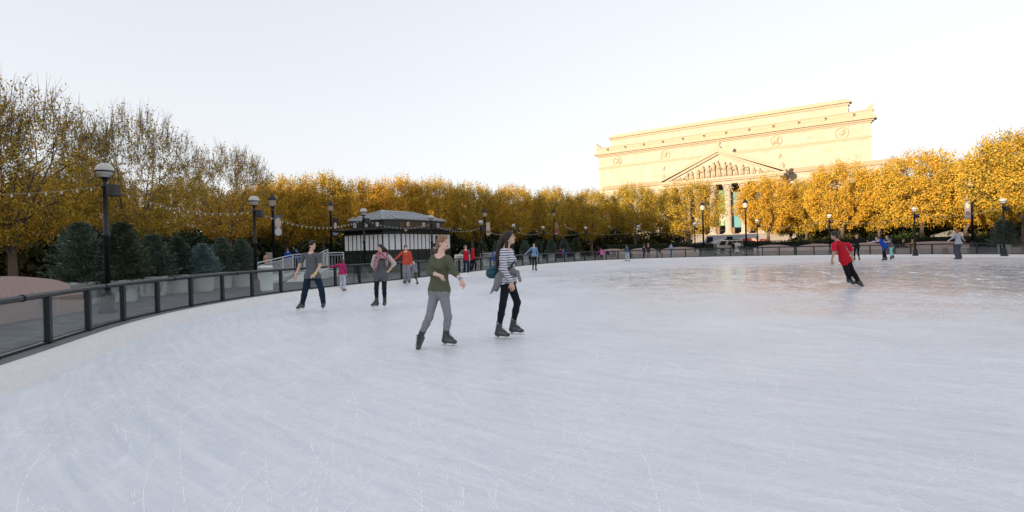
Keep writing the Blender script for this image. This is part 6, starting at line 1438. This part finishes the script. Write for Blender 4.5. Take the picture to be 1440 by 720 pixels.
def gm(px, foot, top, label, phi, top_c, bot_c, **kw):
    spec = dict(top=top_c, bottom=bot_c); 
    for q in ('hair', 'haircol', 'skin', 'sleeve', 'fem', 'slcol', 'hood', 'cap', 'shoe', 'loose', 'pleg', 'hem', 'stance', 'hs', 'girth', 'shoecol', 'bootm', 'fs', 'slr', 'tail'):
        if q in kw: spec[q] = kw.pop(q)
    return generic(px, foot, top, label, phi, spec, **kw)
c_ = lambda *c: tuple(c)
JE, BLK, KH = cloth('navy_jeans', (.015, .025, .05)), cloth('black_cloth', (.012, .012, .015)), cloth('khaki', (.2, .17, .12))
gm(572, 400.5, 346, 'grey-haired man in coral sweater and grey trousers, bending slightly to hold a small boy', 0, cloth('coral_sweater', (.55, .085, .05)), cloth('grey_trousers', (.22, .23, .26)), lean=12, arms=('down', 'out'), hair='short', haircol=(.06, .05, .05), res=.013, pleg=.03, loose=.02, girth=1.1, head=25)
gm(587, 402, 366, 'small boy in blue and white checked shirt skating beside the man in coral', -30, stripes('blue_check', (.55, .57, .62), (.04, .05, .10), 30, .45, True), cloth('brown_trousers', (.07, .06, .05)), arms=('left', 'down'), slean=-8, hair='short', haircol=(.03, .02, .012), res=.013, hs=1.25, stride=(.1, -.15))
gm(480.5, 411.5, 364, 'small child in pink and purple striped top and pale trousers, holding the rail', 175, stripes('pink_stripes', (.55, .03, .12), (.10, .03, .12), 16, .4), cloth('pale_blue_trousers', (.45, .48, .55)), arms=('left', 'down'), hair='bob', haircol=(.05, .025, .015), res=.013, hs=1.2, bootm=mat('boot_brown', (.12, .03, .02), .6), pleg=.012)
gm(655, 388.5, 345.5, 'grey-haired man in red vest over grey T-shirt by the rail, left of two', 20, cloth('red_vest', (.45, .01, .03)), JE, slcol=(.10, .10, .11), sleeve='short', slr=.02, hair='short', haircol=(.16, .12, .08), res=.015, arms=('down', 'out'), stride=(.12, -.1), bootm=mat('boot_black', (.02, .022, .025), .5), head=40, pleg=.015)
gm(664.5, 386.5, 344, 'man in red T-shirt over long dark sleeves with red boots, right of two', 60, cloth('red_vest', (.45, .01, .03)), BLK, slcol=(.02, .02, .022), sleeve='long', skin='d', hair='short', res=.015, arms=('right', 'down'), stride=(.1, -.05), bootm=mat('boot_red', (.45, .01, .03), .5), cap=(.02, .02, .02), head=120, loose=.015)
gm(695, 382, 354, 'child in bright blue hooded sweatshirt standing behind the striped-top woman', 40, cloth('royal_blue', (.02, .10, .55)), BLK, hood=True, hair='none', hs=1.2, res=.015, arms=('down', 'down'), d=32)
gm(751, 382, 342.5, 'woman in light denim jacket, white top and black leggings, skating towards the camera', 10, cloth('light_denim', (.16, .25, .40)), BLK, fem=True, hair='bob', haircol=(.03, .018, .012), res=.013, arms=('down', 'out'), hem=.0, loose=.01)
gm(612, 392, 343, 'person with white-banded dark cap, mostly hidden behind the woman in olive', 200, cloth('grey_brown', (.10, .08, .07)), BLK, cap=(.02, .02, .03), res=.018, d=26, hair='short')
gm(845.5, 369, 349, 'girl in bright pink jacket skating with arms out, in front of the granite bench', 160, cloth('bright_pink', (.62, .10, .38)), JE, hair='pony', haircol=(.15, .09, .04), res=.018, arms=('out', 'out'), stride=(.1, -.15), fem=True)
gm(841.5, 364.5, 346.5, 'dark-haired person in black just behind the girl in pink', 200, BLK, BLK, hair='bob', res=.02, arms=('forward', 'down'), z0=.15, d=46.5, shoe='shoe')
gm(883, 368, 344.5, 'man in slate blue jumper and pale jeans, gliding with one arm stretched to the left', 215, cloth('slate_jumper', (.07, .10, .15)), cloth('bleached_jeans', (.38, .45, .50)), arms=('down', 'left'), lean=12, hair='short', res=.015, stride=(.12, -.1), pleg=.015)
gm(905.5, 362.5, 345, 'person in navy coat standing outside the far railing, left of two', 30, cloth('navy_coat', (.015, .03, .09)), JE, shoe='shoe', hair='short', haircol=(.08, .04, .02), res=.022, d=47.6, z0=.15, loose=.03)
gm(911.5, 362.5, 343.5, 'fair-haired person in dark brown coat outside the far railing, right of two', 0, cloth('brown_coat', (.035, .02, .015)), BLK, shoe='shoe', hair='bob', haircol=(.30, .18, .08), res=.022, d=47.4, z0=.15, loose=.04)
gm(943.5, 361.5, 343, 'person in light blue jacket and pale jeans standing by a granite bench', 5, cloth('sky_blue_jacket', (.20, .34, .55)), cloth('bleached_jeans', (.38, .45, .50)), shoe='shoe', hair='short', haircol=(.08, .04, .02), res=.02, d=47.6, z0=.15, arms=('cross', 'cross'), loose=.02)
gm(788, 365, 348.5, 'person in maroon jacket leaning at the far rail, left of the two watchers', 150, cloth('maroon', (.12, .015, .02)), BLK, shoe='shoe', hair='short', res=.022, d=44.5, z0=.15, loose=.02)
gm(792, 363, 350, 'child in blue between the two watchers at the far rail', 200, cloth('mid_blue', (.03, .12, .4)), JE, shoe='shoe', hair='short', haircol=(.2, .11, .05), res=.022, d=45.2, z0=.15, hs=1.2)
gm(798, 365, 348.5, 'person in dark navy coat leaning at the far rail, right of the two watchers', 210, cloth('navy_coat', (.015, .03, .09)), JE, shoe='shoe', hair='bob', res=.022, d=44.5, z0=.15, loose=.02)
gm(1031, 359.5, 340.5, 'person in black hat and coat standing beside the white notice board', 120, BLK, BLK, shoe='shoe', cap=(.01, .01, .01), hair='short', res=.022, d=55, z0=.15, loose=.03)
gm(1205, 367.5, 330.5, 'fair-haired girl in black jacket holding hands with the girl in blue', 170, BLK, BLK, hair='bob', haircol=(.42, .26, .10), res=.017, arms=('down', 'right'), stride=(.15, -.1), fem=True)
gm(1244, 367.5, 333, 'dark-haired girl in bright blue T-shirt bending forward, arm stretched to the left', -80, cloth('bright_blue', (.015, .07, .42)), cloth('dark_navy', (.01, .012, .03)), hair='short', sleeve='short', skin='l', res=.016, lean=48, arms=('reach', 'left'), stride=(.18, -.2), pleg=.012, loose=.015)
gm(1253, 366, 331, 'girl with long brown hair, grey top and mint leggings behind the girl in blue', -70, cloth('grey_tee', (.11, .11, .12)), cloth('mint_leggings', (.26, .56, .50)), hair='bob', haircol=(.06, .03, .018), sleeve='short', res=.016, lean=30, arms=('forward', 'forward'), stride=(.15, -.35), fem=True)
gm(1348, 366, 323, 'auburn-haired woman in pale grey top and loose dark grey trousers, seen from behind', 190, cloth('pale_grey_top', (.33, .34, .39)), cloth('slate_trousers', (.06, .07, .09)), hair='bob', haircol=(.24, .10, .035), res=.015, arms=('out', 'out'), lean=6, pleg=.045, loose=.03, fem=True)
gm(405, 372, 350, 'person in blue jacket beyond the white railing, left of two', 10, cloth('royal_blue', (.02, .10, .55)), JE, shoe='shoe', hair='short', haircol=(.1, .06, .04), res=.022, d=38, z0=.15)
gm(418, 372, 349.5, 'person in blue jacket with a dark cap beyond the white railing, right of two', -60, cloth('mid_blue', (.03, .12, .4)), JE, shoe='shoe', hair='short', cap=(.02, .02, .02), res=.022, d=37, z0=.15, arms=('up', 'down'))
gm(375, 372, 355, 'person in pale pink by the small beige sign beyond the white railing', 170, cloth('pale_pink', (.55, .32, .28)), KH, shoe='shoe', hair='short', haircol=(.2, .12, .06), res=.022, d=33, z0=.15, skin='l')
gm(1376, 358, 336.5, 'person in tan clothes standing among the trees behind the far right railing', 10, cloth('tan_coat', (.42, .22, .08)), cloth('tan_trousers', (.40, .22, .09)), shoe='shoe', hair='short', haircol=(.25, .12, .05), res=.022, d=43, z0=.15)
# two people lying against the sunlit bench
def lying(px, d, label, top_c, bot_c, sgn, haircol):
    a, b = span(px - 3, d, px + 3, d); i = (a + b) // 2; p, nn = SM[i % NRP], SMN[i % NRP]; base = Vector((Xat(px, d, .6), 0, 0)); base.y = d; T = np.array((SM[(i + 1) % NRP] - SM[i - 1]).normalized()); Nn = np.array(nn); U = np.array([0, 0, 1.])
    if T[0] * sgn < 0: T = -T
    z = .62; J = {}
    pel = U * (z + .12); J['hipl'] = pel + U * .02 - Nn * .09; J['hipr'] = pel + Nn * .09; J['waist'] = pel + T * .16 + U * .08; J['chest'] = pel + T * .30 + U * .22; J['neck'] = pel + T * .38 + U * .36; J['head'] = pel + T * .42 + U * .50
    J['shl'] = pel + T * .36 + U * .30 - Nn * .16; J['shr'] = pel + T * .36 + U * .30 + Nn * .16
    for s, g in (('l', -1), ('r', 1)):
        J['kn' + s] = pel - T * .40 + U * .18 + Nn * g * .1; J['an' + s] = pel - T * .72 + U * -.04 + Nn * g * .1; J['el' + s] = J['sh' + s] + T * .1 - U * .22 + Nn * g * .06; J['wr' + s] = J['el' + s] - T * .2 - U * .02; J['ha' + s] = J['wr' + s] - T * .1; J['to' + s] = U * .8 - T * .3
    J['face'] = -T * .8 + U * .3 - Nn * .5
    person(base, J, .98, dict(top=top_c, bottom=bot_c, shoe='shoe', hair='bob', haircol=haircol, tfwd=-T * .3 + U), .02, label)
def on_bench(px, dd, z=.62):
    return min((abs(Xat(px, SM[i].y + SMN[i].y * (BD + dd), z) - (SM[i].x + SMN[i].x * (BD + dd))), SM[i].y + SMN[i].y * (BD + dd)) for i in range(NRP) if SM[i].y > 20 and SM[i].x > 0)[1]
lying(1262, on_bench(1262, -.2), 'red-haired person in dark clothes reclining on the sunlit bench, left of two', BLK, BLK, 1, (.25, .08, .03))
lying(1275, on_bench(1275, -.2), 'person in tan and black reclining on the sunlit bench, right of two', cloth('tan_jumper', (.40, .20, .05)), BLK, 1, (.06, .03, .02))
gm(854.5, 364, 353.5, 'person in dark clothes seated on the granite bench, left of two', 20, BLK, JE, shoe='shoe', hair='short', res=.022, sit=True, d=on_bench(854.5, -.3), z0=.15, haircol=(.15, .09, .05))
gm(863.5, 364, 352, 'person in grey-blue jacket seated on the granite bench, right of two', -10, cloth('grey_blue', (.16, .20, .28)), JE, shoe='shoe', hair='short', res=.022, sit=True, d=on_bench(863.5, -.3), z0=.15, haircol=(.05, .03, .02))
